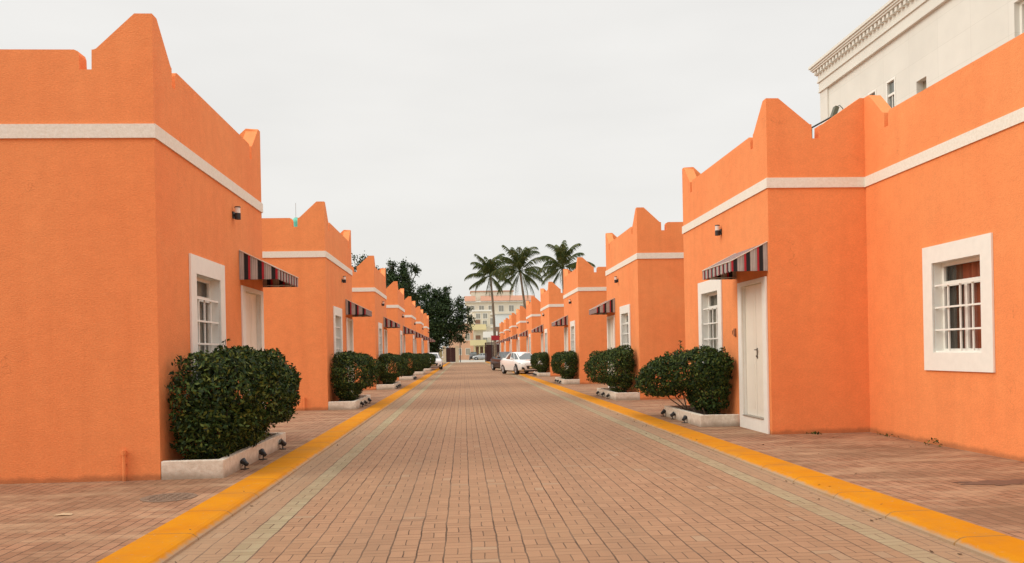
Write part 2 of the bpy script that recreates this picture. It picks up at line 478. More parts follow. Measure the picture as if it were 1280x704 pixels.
def wall_shell(foot, openings, kinds, parent):
    """foot: CCW footprint (local); openings[i] = list of (u0,u1,z0,z1) in side i; one mesh: stucco walls with openings and pointed parapet"""
    n = len(foot); P = [Vector((x, y)) for x, y in foot]
    area = sum(P[i].x * P[(i + 1) % n].y - P[(i + 1) % n].x * P[i].y for i in range(n))
    assert area > 0
    D = [(P[(i + 1) % n] - P[i]).normalized() for i in range(n)]
    IN = [Vector((-d.y, d.x)) for d in D]     # inward
    Q = []
    for i in range(n):
        a, b = IN[i - 1], IN[i]
        mvec = (a + b) / (1 + a.dot(b)); Q.append(P[i] + mvec * TH)
    mb = MB(); mbb = MB()
    for i in range(n):
        p0, p1 = P[i], P[(i + 1) % n]; L = (p1 - p0).length; d = D[i]; inn = IN[i]
        ops = openings.get(i, [])
        us = sorted({0, L} | {q for o in ops for q in o[:2]}); zs = sorted({-.06, ZR + .05} | {q for o in ops for q in o[2:]})
        for a in range(len(us) - 1):
            for b in range(len(zs) - 1):
                um, zm = (us[a] + us[a + 1]) / 2, (zs[b] + zs[b + 1]) / 2
                if any(o[0] < um < o[1] and o[2] < zm < o[3] for o in ops): continue
                A, B = p0 + d * us[a], p0 + d * us[a + 1]
                mb.quad((A.x, A.y, zs[b]), (B.x, B.y, zs[b]), (B.x, B.y, zs[b + 1]), (A.x, A.y, zs[b + 1]))
        pr = profile(L, kinds.get(i, 'long'))
        outer = [(0, ZR + .05)] + pr + [(L, ZR + .05)]
        q0, q1 = Q[i], Q[(i + 1) % n]
        ua, ub = (q0 - p0).dot(d), (q1 - p0).dot(d)
        vo, vi = [], []
        for k, (u, z) in enumerate(outer):
            A = p0 + d * u; vo.append((A.x, A.y, z))
            if u < 1e-6: B = q0
            elif u > L - 1e-6: B = q1
            else: B = p0 + d * min(max(u, max(ua, 0)), min(ub, L)) + inn * TH
            vi.append((B.x, B.y, z))
        m_ = len(outer); o = len(mb.v)
        mb.v += vo + vi
        mb.f.append(tuple(o + k for k in reversed(range(m_))))
        mb.f.append(tuple(o + m_ + k for k in range(m_)))
        for k in range(1, m_ - 2): mb.f.append((o + k, o + k + 1, o + m_ + k + 1, o + m_ + k))
    wall = mb.build('wall', ORANGE, parent)
    bmx = bmesh.new(); bmx.from_mesh(wall.data)
    bmesh.ops.triangulate(bmx, faces=[f for f in bmx.faces if len(f.verts) > 4]); bmx.to_mesh(wall.data); bmx.free()
    # roof deck
    mr = MB(); mr.add([(q.x, q.y, ZR) for q in P], [tuple(range(n))]); mr.build('roof', ROOFM, parent)
    # raised white string course, mitred round every corner
    mbd = MB(); zz = (3.972, 4.134)
    def off(k): return [P[i] + ((-IN[i - 1]) + (-IN[i])) / (1 + IN[i - 1].dot(IN[i])) * k for i in range(n)]
    O, I = off(.022), off(-.01)
    for i in range(n):
        j = (i + 1) % n
        a, b, c, d2 = O[i], O[j], I[i], I[j]
        mbd.quad((a.x, a.y, zz[0]), (b.x, b.y, zz[0]), (b.x, b.y, zz[1]), (a.x, a.y, zz[1]))
        mbd.quad((a.x, a.y, zz[1]), (b.x, b.y, zz[1]), (d2.x, d2.y, zz[1]), (c.x, c.y, zz[1]))
        mbd.quad((c.x, c.y, zz[0]), (d2.x, d2.y, zz[0]), (b.x, b.y, zz[0]), (a.x, a.y, zz[0]))
    mbd.build('string_course', BAND, parent)
    return wall

def make_window(parent, x, y0, s, curtains=('a',), recess=.12):
    """outer surround from y0 to y0+1.56 on the plane x, facing s (+1: +X)"""
    def X(b): return x + s * b
    oy0, oy1, oz0, oz1 = y0, y0 + 1.56, 1.04, 2.77
    iy0, iy1, iz0, iz1 = y0 + .23, y0 + 1.33, 1.29, 2.53
    mb = MB()
    mb.box(X(.003), X(.028), oy0, oy1, oz0, iz0); mb.box(X(.003), X(.028), oy0, oy1, iz1, oz1)
    mb.box(X(.003), X(.028), oy0, iy0, iz0, iz1); mb.box(X(.003), X(.028), iy1, oy1, iz0, iz1)
    # plastered reveal
    for (a, b, c, d) in ((iy0 - .03, iy0, iz0 - .03, iz1 + .03), (iy1, iy1 + .03, iz0 - .03, iz1 + .03), (iy0, iy1, iz0 - .03, iz0), (iy0, iy1, iz1, iz1 + .03)):
        mb.box(X(.0), X(-.18), a, b, c, d)
    wdw = mb.build('window', WHITE, parent)
    fr = MB(); zt = 2.20; zc = 2.27
    f0, f1 = X(-recess), X(-recess - .05)
    fr.box(f0, f1, iy0 + .002, iy0 + .05, iz0 + .002, iz1 - .002); fr.box(f0, f1, iy1 - .05, iy1 - .002, iz0 + .002, iz1 - .002)
    fr.box(f0, f1, iy0 + .05, iy1 - .05, iz0 + .002, iz0 + .05); fr.box(f0, f1, iy0 + .05, iy1 - .05, iz1 - .05, iz1 - .002)
    fr.box(f0, f1, iy0 + .05, iy1 - .05, zt, zc); ym = (iy0 + iy1) / 2
    fr.box(f0, f1, ym - .03, ym + .03, iz0 + .05, zt)
    fr.build('frame', WHITE, wdw)
    g = MB(); xg = X(-recess - .03)
    gq = [(xg, iy0 + .04, iz0 + .04), (xg, iy1 - .04, iz0 + .04), (xg, iy1 - .04, iz1 - .04), (xg, iy0 + .04, iz1 - .04)]
    g.quad(*(gq if s > 0 else gq[::-1]))
    g.build('pane', GLASS, wdw)
    gr = MB(); b0, b1 = X(-.012), X(-.034)
    for z in (iz0 + .012, 1.60, 1.91, 2.215): gr.box(b0, b1, iy0 + .002, iy1 - .002, z - .012, z + .012)
    for k in (1, 2, 3):
        yy = iy0 + (iy1 - iy0) * k / 4
        gr.box(X(-.0355), X(-.055), yy - .012, yy + .012, iz0 + .002, 2.235)
    gr.build('grille', WHITE, wdw)
    # curtains: wavy sheets behind the glass
    for (a, b, mat) in curtains:
        c = MB(); N = 28; ys = [iy0 + (iy1 - iy0) * (a + (b - a) * k / N) for k in range(N + 1)]
        for k, yy in enumerate(ys):
            dx = -.235 + .022 * math.sin(k * 1.9) + .012 * math.sin(k * .7)
            c.v += [(X(dx), yy, iz0 - .08), (X(dx), yy, iz1 + .05)]
        for k in range(N): c.f.append((2 * k, 2 * k + 2, 2 * k + 3, 2 * k + 1))
        c.build('curtain', mat, wdw, smooth=True)
    # dark room behind
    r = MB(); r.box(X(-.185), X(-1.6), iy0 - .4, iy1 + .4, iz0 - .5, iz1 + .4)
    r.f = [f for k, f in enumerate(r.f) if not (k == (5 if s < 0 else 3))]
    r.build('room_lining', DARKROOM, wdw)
    return (iy0, iy1, iz0, iz1)

def make_door(parent, x, y0, s, seam_first=True):
    """white surround y0..y0+1.4; leaf set back"""
    def X(b): return x + s * b
    oy0, oy1, oz1 = y0, y0 + 1.40, 2.56
    iy0, iy1, iz0, iz1 = y0 + .18, y0 + 1.22, .215, 2.49
    mb = MB()
    mb.box(X(.003), X(.03), oy0, oy1, -.03, iz0); mb.box(X(.003), X(.03), oy0, oy1, iz1, oz1)
    mb.box(X(.003), X(.03), oy0, iy0, iz0, iz1); mb.box(X(.003), X(.03), iy1, oy1, iz0, iz1)
    for (a, b, c, d) in ((iy0 - .03, iy0, iz0 - .03, iz1 + .03), (iy1, iy1 + .03, iz0 - .03, iz1 + .03), (iy0, iy1, iz0 - .03, iz0), (iy0, iy1, iz1, iz1 + .03)):
        mb.box(X(0), X(-.12), a, b, c, d)
    dr = mb.build('door_surround', WHITE, parent)
    ys = iy0 + (iy1 - iy0) * (.55 if seam_first else .5)
    for (a, b) in ((iy0 + .008, ys - .006), (ys + .006, iy1 - .008)):
        lf = MB(); lf.box(X(-.05), X(-.09), a, b, iz0 + .018, iz1 - .006)
        if b - a > .3:   # shallow raised panels
            for (z0, z1) in ((.36, 1.12), (1.45, 2.36)):
                lf.box(X(-.0495), X(-.046), a + .09, b - .09, z0, z1)
        lf.build('door_leaf', DOORW, dr)
    bk = MB(); bk.box(X(-.092), X(-.12), iy0 + .001, iy1 - .001, iz0 + .001, iz1 - .001); bk.build('rebate', BLACK, dr)
    h = MB(); yh = ys + (.05 if seam_first else -.05)
    h.box(X(-.05), X(-.043), yh - .02, yh + .02, 1.22, 1.40)
    h.tube([(X(-.045), yh, 1.37), (X(.0), yh, 1.37), (X(.0), yh + (.1 if seam_first else -.1), 1.365)], .009, 6)
    h.tube([(X(-.045), yh, 1.26), (X(-.025), yh, 1.26)], .016, 8)
    h.build('handle', simple('dark_bronze', (.10, .08, .06), .4), dr)
    th = MB(); th.box(X(-.045), X(.045), iy0 + .02, iy1 - .02, iz0 + .002, iz0 + .016); th.build('threshold', STEEL, dr)
    return (iy0, iy1, iz0, iz1)

def make_awning(parent, x, y0, s, L=1.57):
    def X(b): return x + s * b
    zw, zo, zb, pr = 3.11, 2.80, 2.645, .62
    y1 = y0 + L
    mb = MB()
    T = .012
    # sloped top, valance, two cheeks (each a closed thin canvas)
    def slab(a, b, c, d, nrm, uv):
        n = Vector(nrm) * T
        A = [Vector(q) for q in (a, b, c, d)]; B = [q - n for q in A]
        mb.quad(*A, uv=uv); mb.quad(*B[::-1], uv=uv[::-1])
        for i in range(4):
            j = (i + 1) % 4; mb.quad(A[i], A[j], B[j], B[i], uv=(uv[i], uv[j], uv[j], uv[i]))
    slab((X(.004), y0, zw), (X(.004), y1, zw), (X(pr), y1, zo), (X(pr), y0, zo), (s * .45, 0, .89), ((0, 1), (L, 1), (L, 0), (0, 0)))
    # scalloped valance
    N = 15; a = y0
    for k in range(N):
        a0, a1 = y0 + L * k / N, y0 + L * (k + 1) / N
        am = (a0 + a1) / 2
        slab((X(pr), a0, zo), (X(pr), a1, zo), (X(pr), a1, zb + .012), (X(pr), a0, zb + .012), (s, 0, 0), ((a0 - y0, 1), (a1 - y0, 1), (a1 - y0, 0), (a0 - y0, 0)))
        slab((X(pr - .0005), a0 + .008, zb + .012), (X(pr - .0005), a1 - .008, zb + .012), (X(pr - .0005), am + .025, zb - .008), (X(pr - .0005), am - .025, zb - .008), (s, 0, 0), ((a0 - y0, 1), (a1 - y0, 1), (a1 - y0, 0), (a0 - y0, 0)))
    for yy, ny in ((y0 - .001, -1), (y1 + .001, 1)):
        slab((X(.004), yy, zw), (X(pr), yy, zo), (X(pr), yy, zb), (X(.004), yy, zb), (0, ny, 0), ((.02, 1), (pr + .02, .5), (pr + .02, 0), (.02, 0)))
    aw = mb.build('awning', AWN, parent)
    pp = MB()
    for yy in (y0 - .004, y1 + .004): pp.tube([(X(.005), yy, zw + .006), (X(pr), yy, zo + .006)], .009, 6)
    pp.tube([(X(pr + .004), y0, zo + .004), (X(pr + .004), y1, zo + .004)], .009, 6)
    pp.build('piping', PIPING, aw)
    ft = MB()
    for yy in (y0 + .03, y1 - .03):
        ft.tube([(X(.01), yy, zb + .03), (X(pr - .03), yy, zb + .03)], .011, 6); ft.tube([(X(.01), yy, zw - .04), (X(pr - .03), yy, zo - .035)], .011, 6)
    ft.tube([(X(pr - .03), y0 + .03, zb + .03), (X(pr - .03), y1 - .03, zb + .03)], .011, 6)
    ft.build('awning_frame', STEEL, aw)
    return aw

def make_lamp(parent, x, y, s, z=3.62):
    mb = MB()
    def ring(z0, z1, r0, r1, c=(0, 0)):
        mb.tube([(s * .10, 0, z0), (s * .10, 0, z1)], [r0, r1], 14)
    mb.box(s * .002, s * .03, -.05, .05, -.07, .07)
    mb.box(s * .03, s * .07, -.02, .02, -.03, .01)
    ring(-.09, .035, .062, .062)
    o = mb.build('wall_lamp', BLACK, parent, (x, y, z))
    g = MB(); g.tube([(s * .10, 0, .036), (s * .10, 0, .15)], [.056, .056], 14); g.build('lamp_glass', LAMPGL, o, smooth=False)
    c = MB(); c.tube([(s * .10, 0, .151), (s * .10, 0, .172)], [.064, .058], 14); c.build('lamp_cap', BLACK, o)
    return o

def house(name, loc, s, label, mirror=False, wing=False, lamp_a=3.3, W=7.0):
    root = empty(name, loc, label, 'house', 'orange houses lining the street')
    a_win, a_door, a_awn = (1.15, 3.69, 3.62) if not mirror else (2.47, .10, .05)
    wop = (a_win + .23, a_win + 1.33, 1.29, 2.53); dop = (a_door + .18, a_door + 1.22, .215, 2.49)
    if s > 0:    # street face looks +X
        foot = [(0, 0), (0, HL), (-W, HL), (-W, 0)]
        ops = {0: [wop, dop]}; kinds = {0: 'street', 2: 'street'}
    elif not wing:
        foot = [(0, HL), (0, 0), (W, 0), (W, HL)]
        ops = {0: [(HL - o[1], HL - o[0], o[2], o[3]) for o in (wop, dop)]}; kinds = {0: 'street', 2: 'street'}
    else:
        rx = XI - XR; yn = -14.5
        foot = [(0, HL), (0, 0), (rx, 0), (rx, yn), (W, yn), (W, HL)]
        ww = -3.25      # outer near edge of the wing window
        rw = (ww + .23, ww + 1.33, 1.29, 2.53)
        ops = {0: [(HL - o[1], HL - o[0], o[2], o[3]) for o in (wop, dop)], 2: [(-rw[1], -rw[0], rw[2], rw[3])]}
        kinds = {0: 'street', 1: 'short', 2: 'street'}
    if s > 0:   # keep footprint counter-clockwise
        foot = [(0, 0), (0, HL), (-W, HL), (-W, 0)]
    wall_shell(foot, ops, kinds, root)
    make_window(root, 0, a_win, s, ((-.1, 1.1, CURT),) if s > 0 else ((-.1, .62, CURT), (.70, 1.1, CURT)))
    if wing: make_window(root, XI - XR, -3.25, s, ((-.1, .70, CURTRED), (.70, 1.1, CURTDK)))
    make_door(root, 0, a_door, s, seam_first=not mirror)
    make_awning(root, 0, a_awn, s)
    make_lamp(root, 0, lamp_a, s).scale = (.76, .76, .76)
    return root

TREE_ORD = ['', 'second', 'third', 'fourth', 'fifth', 'sixth', 'last']
L1Y, LP = 9.98, 12.08
h_l = house('orange_house', (XL, L1Y, 0), 1, 'orange house with striped awning and big hedge, filling the edge opposite the recessed wing')
def label_l(i):
    if i == 1: return 'orange house with a turquoise tank on its roof beside the corner peak'
    return '%s orange house in the row that runs toward the dark leafy tree' % TREE_ORD[i]
lamp_l = [3.3, 2.95, 2.9, 2.9, 2.9, 2.9, 2.9]
L_houses = [h_l]
c = copy_tree(h_l); c.location = (XL, L1Y - LP, 0); c['label'] = 'orange house standing just before the one with the blank side wall\'s big shrub'  # out-of-view row house, added to shade and bounce light onto the first wall
for i in range(1, 7):
    c = copy_tree(h_l); c.location = (XL, L1Y + LP * i, 0); c['label'] = label_l(i)
    for ch in c.children:
        if ch.name.startswith('wall_lamp'): ch.location = (0, lamp_l[i], 3.62)
    L_houses.append(c)
R1Y, R2Y, RP = 13.27, 23.4, 12.25
h_r1 = house('orange_house', (XR, R1Y, 0), -1, 'orange house with white double door near its corner and a long recessed wing', mirror=True, wing=True, lamp_a=2.45)
h_r = house('orange_house', (XR, R2Y, 0), -1, 'second orange house in the row that ends beneath the palms', lamp_a=3.0)
PALM_ORD = ['third', 'fourth', 'fifth', 'sixth', 'seventh', 'eighth', 'last']
R_houses = [h_r]
for i in range(1, 8):
    c = copy_tree(h_r); c.location = (XR, R2Y + RP * i, 0)
    c['label'] = '%s orange house in the row that ends beneath the palms' % PALM_ORD[i - 1]
    for ch in c.children:
        if ch.name.startswith('wall_lamp'): ch.location = (0, 2.35 if i == 1 else 2.9, 3.64)
    R_houses.append(c)

# little things fixed on the walls
def wall_pipe(parent, x, h=.36):
    mb = MB(); mb.tube([(x, -.028, -.02), (x, -.03, h)], .022, 8); mb.tube([(x, -.028, h - .055), (x, -.03, h - .01)], .031, 8)
    mb.box(x - .03, x + .03, -.03, -.002, h - .16, h - .145)
    return mb.build('vent_pipe', ORANGE, parent)
wall_pipe(h_l, -.40); wall_pipe(L_houses[1], -.60, .34)
mb = MB(); mb.box(-.004, -.03, 1.68, 1.76, 1.62, 1.76); mb.tube([(-.03, 1.72, 1.72), (-.06, 1.72, 1.72), (-.06, 1.72, 1.65)], .008, 6); mb.build('doorbell', simple('bell_brown', (.30, .13, .06), .5), h_r1)
mb = MB(); mb.box(.052, .046, .30, .34, 1.93, 2.05); mb.build('door_number_plate', BLACK, h_r1)

# ------------------------------------------------------------------ planters and shrubs
def leaf_mat(name, ramp, rough=.42, trans=.12):
    t = NT(name)
    g = t.n('ShaderNodeNewGeometry')
    r = t.n('ShaderNodeValToRGB'); e = r.color_ramp.elements
    e[0].position = 0; e[0].color = (*ramp[0], 1); e[1].position = 1; e[1].color = (*ramp[-1], 1)
    for i, c in enumerate(ramp[1:-1]):
        q = e.new((i + 1) / (len(ramp) - 1)); q.color = (*c, 1)
    t.l(g.outputs['Random Per Island'], r.inputs[0])
    t.col(r.outputs[0]); t.rough(rough); t.b.inputs['Specular IOR Level'].default_value = .22
    if trans:
        tl = t.n('ShaderNodeBsdfTranslucent'); t.l(r.outputs[0], tl.inputs[0])
        mx = t.n('ShaderNodeMixShader'); mx.inputs[0].default_value = trans
        t.l(t.b.outputs[0], mx.inputs[1]); t.l(tl.outputs[0], mx.inputs[2]); t.l(mx.outputs[0], t.o.inputs[0])
    return t.m
LEAF_SHRUB = leaf_mat('shrub_leaf', [(.007, .018, .004), (.013, .031, .007), (.024, .053, .011), (.060, .105, .020), (.15, .17, .030)], .6, .15)
LEAF_TREE = leaf_mat('tree_leaf', [(.010, .022, .007), (.018, .038, .010), (.030, .058, .015), (.055, .088, .024)], .6)
LEAF_PALM = leaf_mat('palm_leaf', [(.030, .046, .014), (.048, .072, .02), (.085, .115, .03), (.20, .18, .06)], .6, .2)
BARK = simple('bark', (.16, .12, .085), .95, var=.3, scale=6, bump=.6, bscale=20)
PBARK = simple('palm_bark', (.20, .155, .11), .95, var=.3, scale=4, bump=.6, bscale=10)
STEM = simple('shrub_stem', (.13, .095, .06), .9, var=.3, scale=20)

def leaves_mesh(name, pos, nrm, size, rng, mat, parent=None, aspect=.46, droop=.25, jitter=.75):
    """pos (n,3), nrm (n,3): one folded pointed leaf at every point, facing roughly outward"""
    n = len(pos)
    nr = nrm + rng.normal(0, jitter, (n, 3)); nr /= np.linalg.norm(nr, axis=1)[:, None]
    t = rng.normal(0, 1, (n, 3)); t[:, 2] -= droop * 2
    t -= nr * np.sum(t * nr, axis=1)[:, None]; t /= np.linalg.norm(t, axis=1)[:, None]
    b = np.cross(nr, t)
    sz = size * rng.uniform(.6, 1.25, n)[:, None]
    base = pos - t * sz * .5
    tip = pos + t * sz * .5 - nr * sz * .12
    mid = pos - t * sz * .06
    l = mid + b * sz * aspect * .5 - nr * sz * .10
    r = mid - b * sz * aspect * .5 - nr * sz * .10
    V = np.stack([base, l, tip, r], 1).reshape(-1, 3)
    me = bpy.data.meshes.new(name)
    me.vertices.add(4 * n); me.vertices.foreach_set('co', V.astype(np.float32).ravel())
    idx = np.arange(n)[:, None] * 4 + np.array([0, 1, 2, 0, 2, 3])[None]
    me.loops.add(6 * n); me.loops.foreach_set('vertex_index', idx.astype(np.int32).ravel())
    me.polygons.add(2 * n); me.polygons.foreach_set('loop_start', np.arange(0, 6 * n, 3, dtype=np.int32))
    me.polygons.foreach_set('loop_total', np.full(2 * n, 3, dtype=np.int32))
    me.update(calc_edges=True); me.validate()
    me.materials.append(mat)
    o = bpy.data.objects.new(name, me); COL.objects.link(o)
    if parent is not None: o.parent = parent
    return o

def shrub(loc, label, blobs, nleaf, seed, stems, size=.062, sprigs=()):
    """blobs: (cx,cy,cz,rx,ry,rz) lobes of the clipped shrub, local"""
    rng = np.random.default_rng(seed)
    root = empty('shrub', loc, label, 'shrub', 'clipped shrubs in the planters')
    B = [tuple(b) for b in blobs]; zmax = max(b[2] + b[5] for b in B)
    for b in blobs:          # young growth stands out of the clipped mass in uneven tufts
        for _ in range(4):
            q = rng.normal(0, 1, 3); q[2] = abs(q[2]) * 1.1; q /= np.linalg.norm(q); r = rng.uniform(.15, .26)
            c = np.array(b[:3]) + q * np.array(b[3:]) * rng.uniform(.78, .95)
            c[2] = min(c[2], zmax - r * .55)
            if abs(c[0]) - r < .06: c[0] = math.copysign(.06 + r, c[0])
            B.append((*c, r, r * 1.15, r * .9))
    B = np.array(B, float)
    vol = (B[:, 3] * B[:, 4] + B[:, 4] * B[:, 5] + B[:, 3] * B[:, 5]); pr = vol / vol.sum()
    k = rng.choice(len(B), int(nleaf * 2.2), p=pr)
    d = rng.normal(0, 1, (len(k), 3)); d /= np.linalg.norm(d, axis=1)[:, None]
    # boxy super-ellipsoid lobes with a lumpy surface
    p4 = (np.abs(d) ** 2.6).sum(1) ** (-1 / 2.6)
    lump = 1.02 + .05 * np.sin(d[:, 0] * 21 + k) * np.sin(d[:, 2] * 19 + d[:, 1] * 17) + .08 * np.sin(d[:, 0] * 9 + k * 2.1) * np.cos(d[:, 1] * 8 + k) + .06 * np.sin(d[:, 2] * 11 + k * 1.3)
    rad = p4 * lump * (1 - np.abs(rng.normal(0, .13, len(k))))
    rad *= np.where(rng.random(len(k)) < .05, rng.uniform(1.03, 1.13, len(k)), 1)
    P = B[k, :3] + d * rad[:, None] * B[k, 3:]
    # drop points that lie deep inside another lobe
    deep = np.zeros(len(P), bool)
    for j, bb in enumerate(B):
        q = ((np.abs((P - bb[:3]) / bb[3:]) ** 3).sum(1)) ** (1 / 3)
        deep |= (q < .68) & (k != j)
    P, d = P[~deep], d[~deep]
    P, d = P[:nleaf], d[:nleaf]
    for (sx, sy, sz, hh) in sprigs:
        m = 26; tt = rng.random(m)
        Q = np.stack([sx + rng.normal(0, .028, m) + tt * .03, sy + rng.normal(0, .03, m) + tt * .05, sz + tt * hh], 1)
        P = np.vstack([P, Q]); d = np.vstack([d, rng.normal(0, 1, (m, 3))])
    leaves_mesh('foliage', P, d, size, rng, LEAF_SHRUB, root)
    mb = MB(); r2 = random.Random(seed)
    for (x, y, tx, ty, tz) in stems:
        pts = []
        for i in range(5):
            f = i / 4
            pts.append((x + (tx - x) * f + r2.uniform(-.03, .03) * (0 < i), y + (ty - y) * f + r2.uniform(-.03, .03) * (0 < i), .08 + (tz - .08) * f))
        mb.tube(pts, [.016, .013, .011, .009, .006], 6)
    for (sx, sy, sz, hh) in sprigs: mb.tube([(sx, sy, sz - .2), (sx + .03, sy + .05, sz + hh)], .005, 5)
    mb.build('stems', STEM, root)
    return root

def planter(loc, s, Ln, label, Wd=.72):
    root = empty('planter', loc, label, 'planter', 'white masonry planters along the house fronts')
    mb = MB(); t = .09; h = .215
    x0, x1 = (.004, Wd)
    def bx(a, b, c, d, z0=-.02, z1=h): mb.box(s * a, s * b, c, d, z0, z1)
    bx(x0, x1, 0, t); bx(x0, x1, Ln - t, Ln); bx(x1 - t, x1, t, Ln - t)
    o = mb.build('planter_wall', PLANTER, root)
    bv = o.modifiers.new('b', 'BEVEL'); bv.width = .012; bv.segments = 2
    m2 = MB(); N = 14
    for i in range(N + 1):
        for j in range(4):
            m2.v.append((s * (.004 + (Wd - t - .004) * j / 3), t + (Ln - 2 * t) * i / N, .15 + random.uniform(-.02, .02)))
    for i in range(N):
        for j in range(3): m2.f.append((i * 4 + j, i * 4 + j + 1, (i + 1) * 4 + j + 1, (i + 1) * 4 + j))
    m2.build('soil', SOIL, root)
    return root

def mirror_x(b): return [(-q[0],) + tuple(q[1:]) for q in b]
# big hedge of the first left house
big_l = [(.48, .75, .92, .52, .74, .56), (.50, 1.75, .95, .53, .8, .52), (.52, 2.65, .90, .50, .75, .50), (.58, 3.0, .82, .40, .42, .40), (.40, .55, .50, .36, .5, .34), (.42, 1.5, .50, .40, .8, .34), (.36, 2.4, .44, .28, .5, .24)]
st_l = [(.3, .5 + i * .45, .3 + random.uniform(-.1, .25), .5 + i * .5, .9) for i in range(6)]
sh_l1 = shrub((XL, L1Y, 0), 'big dark shrub hiding the window base of the house with blank side wall', big_l, 34000, 11, st_l, .066, [(.2, 1.9, 1.42, .24), (.25, 2.7, 1.36, .22), (.6, 1.0, 1.45, .1), (.3, 1.3, 1.44, .12), (.5, 2.3, 1.40, .1), (.12, .3, 1.34, .1)])
std_l = [(.46, .80, .93, .46, .74, .53), (.50, 1.60, .95, .50, .74, .52), (.56, 2.35, .88, .52, .62, .44), (.42, 1.0, .48, .30, .75, .28)]
st_s = [(.3, .5, .3, .6, .9), (.35, .9, .5, 1.1, .9), (.3, 1.4, .5, 1.7, .9), (.35, 1.8, .6, 2.3, .8), (.3, 1.1, .2, 1.4, .9)]
sh_l2 = shrub((XL, L1Y + LP, 0), 'round dark shrub before the house with the turquoise roof tank', std_l, 19000, 12, st_s, .064)
r1_b = [(.36, .50, 1.02, .33, .45, .32), (.50, 1.05, 1.00, .44, .46, .36), (.58, 1.65, .98, .50, .50, .38), (.72, 2.2, .84, .54, .48, .38), (.86, 2.75, .72, .44, .42, .28), (.28, .62, .56, .24, .40, .34), (.30, 1.25, .50, .24, .45, .30)]
st_r = [(.3, .6, .3, .6, .9), (.35, .9, .5, 1.1, .9), (.35, 1.5, .7, 2.1, .8), (.35, 1.8, .8, 2.5, .7), (.3, 1.1, .2, 1.4, .9), (.4, 1.9, .6, 1.9, .8), (.35, 2.1, .9, 2.8, .65)]
sh_r1 = shrub((XR, 14.85, 0), 'loose spreading shrub with pale green top beside the white double door', mirror_x(r1_b), 24000, 13, [(-a, b, -c, d, e_) for a, b, c, d, e_ in st_r], .066, [(-.62, 1.75, 1.34, .24), (-.8, 2.2, 1.2, .16), (-.15, .5, 1.33, .10), (-.45, 1.2, 1.36, .08), (-1.0, 2.7, 1.0, .1)])
sh_r2 = shrub((XR, R2Y, 0), 'round clipped shrub before the second house of the palm row', mirror_x([(.46, .80, .93, .46, .70, .54), (.58, 1.6, .90, .56, .72, .50), (.64, 2.45, .82, .52, .62, .42), (.40, 1.0, .48, .30, .7, .28)]), 19000, 14, [(-a, b, -c, d, e_) for a, b, c, d, e_ in st_s], .064)
sh_r3 = shrub((XR, R2Y + RP, 0), 'ball shaped shrub before the third house of the palm row', mirror_x([(.44, .72, .88, .46, .66, .54), (.50, 1.6, .90, .52, .7, .50), (.50, 2.3, .80, .46, .55, .42), (.40, 1.0, .45, .30, .7, .28)]), 12000, 15, [(-a, b, -c, d, e_) for a, b, c, d, e_ in st_s], .075)

for i in range(6):
    planter((XL, L1Y + LP * i, 0), 1, 3.45, ['white planter holding the big dark shrub by the blank side wall', 'white planter under the shrub before the turquoise tank house'][i] if i < 2 else 'white planter at the %s house of the row toward the dark tree' % TREE_ORD[i])
    if i >= 2:
        c = copy_tree(sh_l2); c.location = (XL, L1Y + LP * i, 0); c.scale = (1 + .04 * (i % 2), 1 + .03 * (i % 3), .97 + .03 * (i % 2))
        c['label'] = 'dark rounded shrub at the %s house of the row toward the dark tree' % TREE_ORD[i]
planter((XR, 14.83, 0), -1, 2.75, 'white planter beside the white double door step')
for i in range(5):
    planter((XR, R2Y + RP * i, 0), -1, 3.4, 'white planter at the %s house of the palm row' % (['second'] + PALM_ORD)[i], .69)
    if i >= 2:
        c = copy_tree(sh_r3); c.location = (XR, R2Y + RP * i, 0); c.scale = (.95 + .05 * (i % 2), 1, .98)
        c['label'] = ['boxy dark shrub beside the front bumper of the white sedan', 'dark shrub half hidden behind the white sedan', 'dark shrub beyond the parked dark sedan'][i - 2]

# small garden floodlights on the planter kerbs
def spot_proto():
    root = empty('garden_spotlight', (0, 0, 0), 'x', 'spotlight', 'black spotlights along the planters')
    mb = MB(); mb.box(-.035, .035, -.05, .05, 0, .012); mb.tube([(0, 0, .012), (0, 0, .06)], .009, 6)
    mb.box(-.006, .006, -.045, -.038, .05, .11); mb.box(-.006, .006, .038, .045, .05, .11)
    mb.build('bracket', BLACK, root)
    hd = MB()
    a = Vector((-.045, 0, .07)); b = Vector((.045, 0, .125))
    hd.tube([a, a * .5 + b * .5, b], [.03, .036, .052], 10); hd.build('lamp_head', BLACK, root)
    ln = MB(); dd = (b - a).normalized(); ln.tube([b + dd * .001, b + dd * .004], [.044, .044], 10); ln.build('lens', simple('spot_lens', (.25, .25, .24), .1), root)
    return root
sp0 = spot_proto(); first = True
def spot(x, y, rz, label, z=0.0, sc=1.0):
    global first
    o = sp0 if first else copy_tree(sp0); first = False
    o.location = (x, y, z); o.rotation_euler = (0, 0, rz); o.scale = (sc,) * 3; o['label'] = label
pos3 = ['near end', 'middle', 'far end']
def spots(s, xf, ys, where):
    for k, yy in enumerate(ys):
        spot(xf, yy, (math.pi if s > 0 else 0) + random.uniform(-.7, .7), 'small black spotlight at the %s of %s' % (pos3[k], where), sc=random.uniform(.85, 1.0))
spots(1, XL + .775, (L1Y + .74, L1Y + 1.7, L1Y + 2.95), 'the planter with the big shrub')
spots(1, XL + .775, (L1Y + LP + .9, L1Y + LP + 1.7, L1Y + LP + 2.7), 'the turquoise tank house planter')
spots(1, XL + .775, (L1Y + 2 * LP + .8, L1Y + 2 * LP + 1.7, L1Y + 2 * LP + 2.6), 'the third planter toward the dark tree')
spots(1, XL + .775, (L1Y + 3 * LP + .8, L1Y + 3 * LP + 1.7, L1Y + 3 * LP + 2.6), 'the fourth planter toward the dark tree')
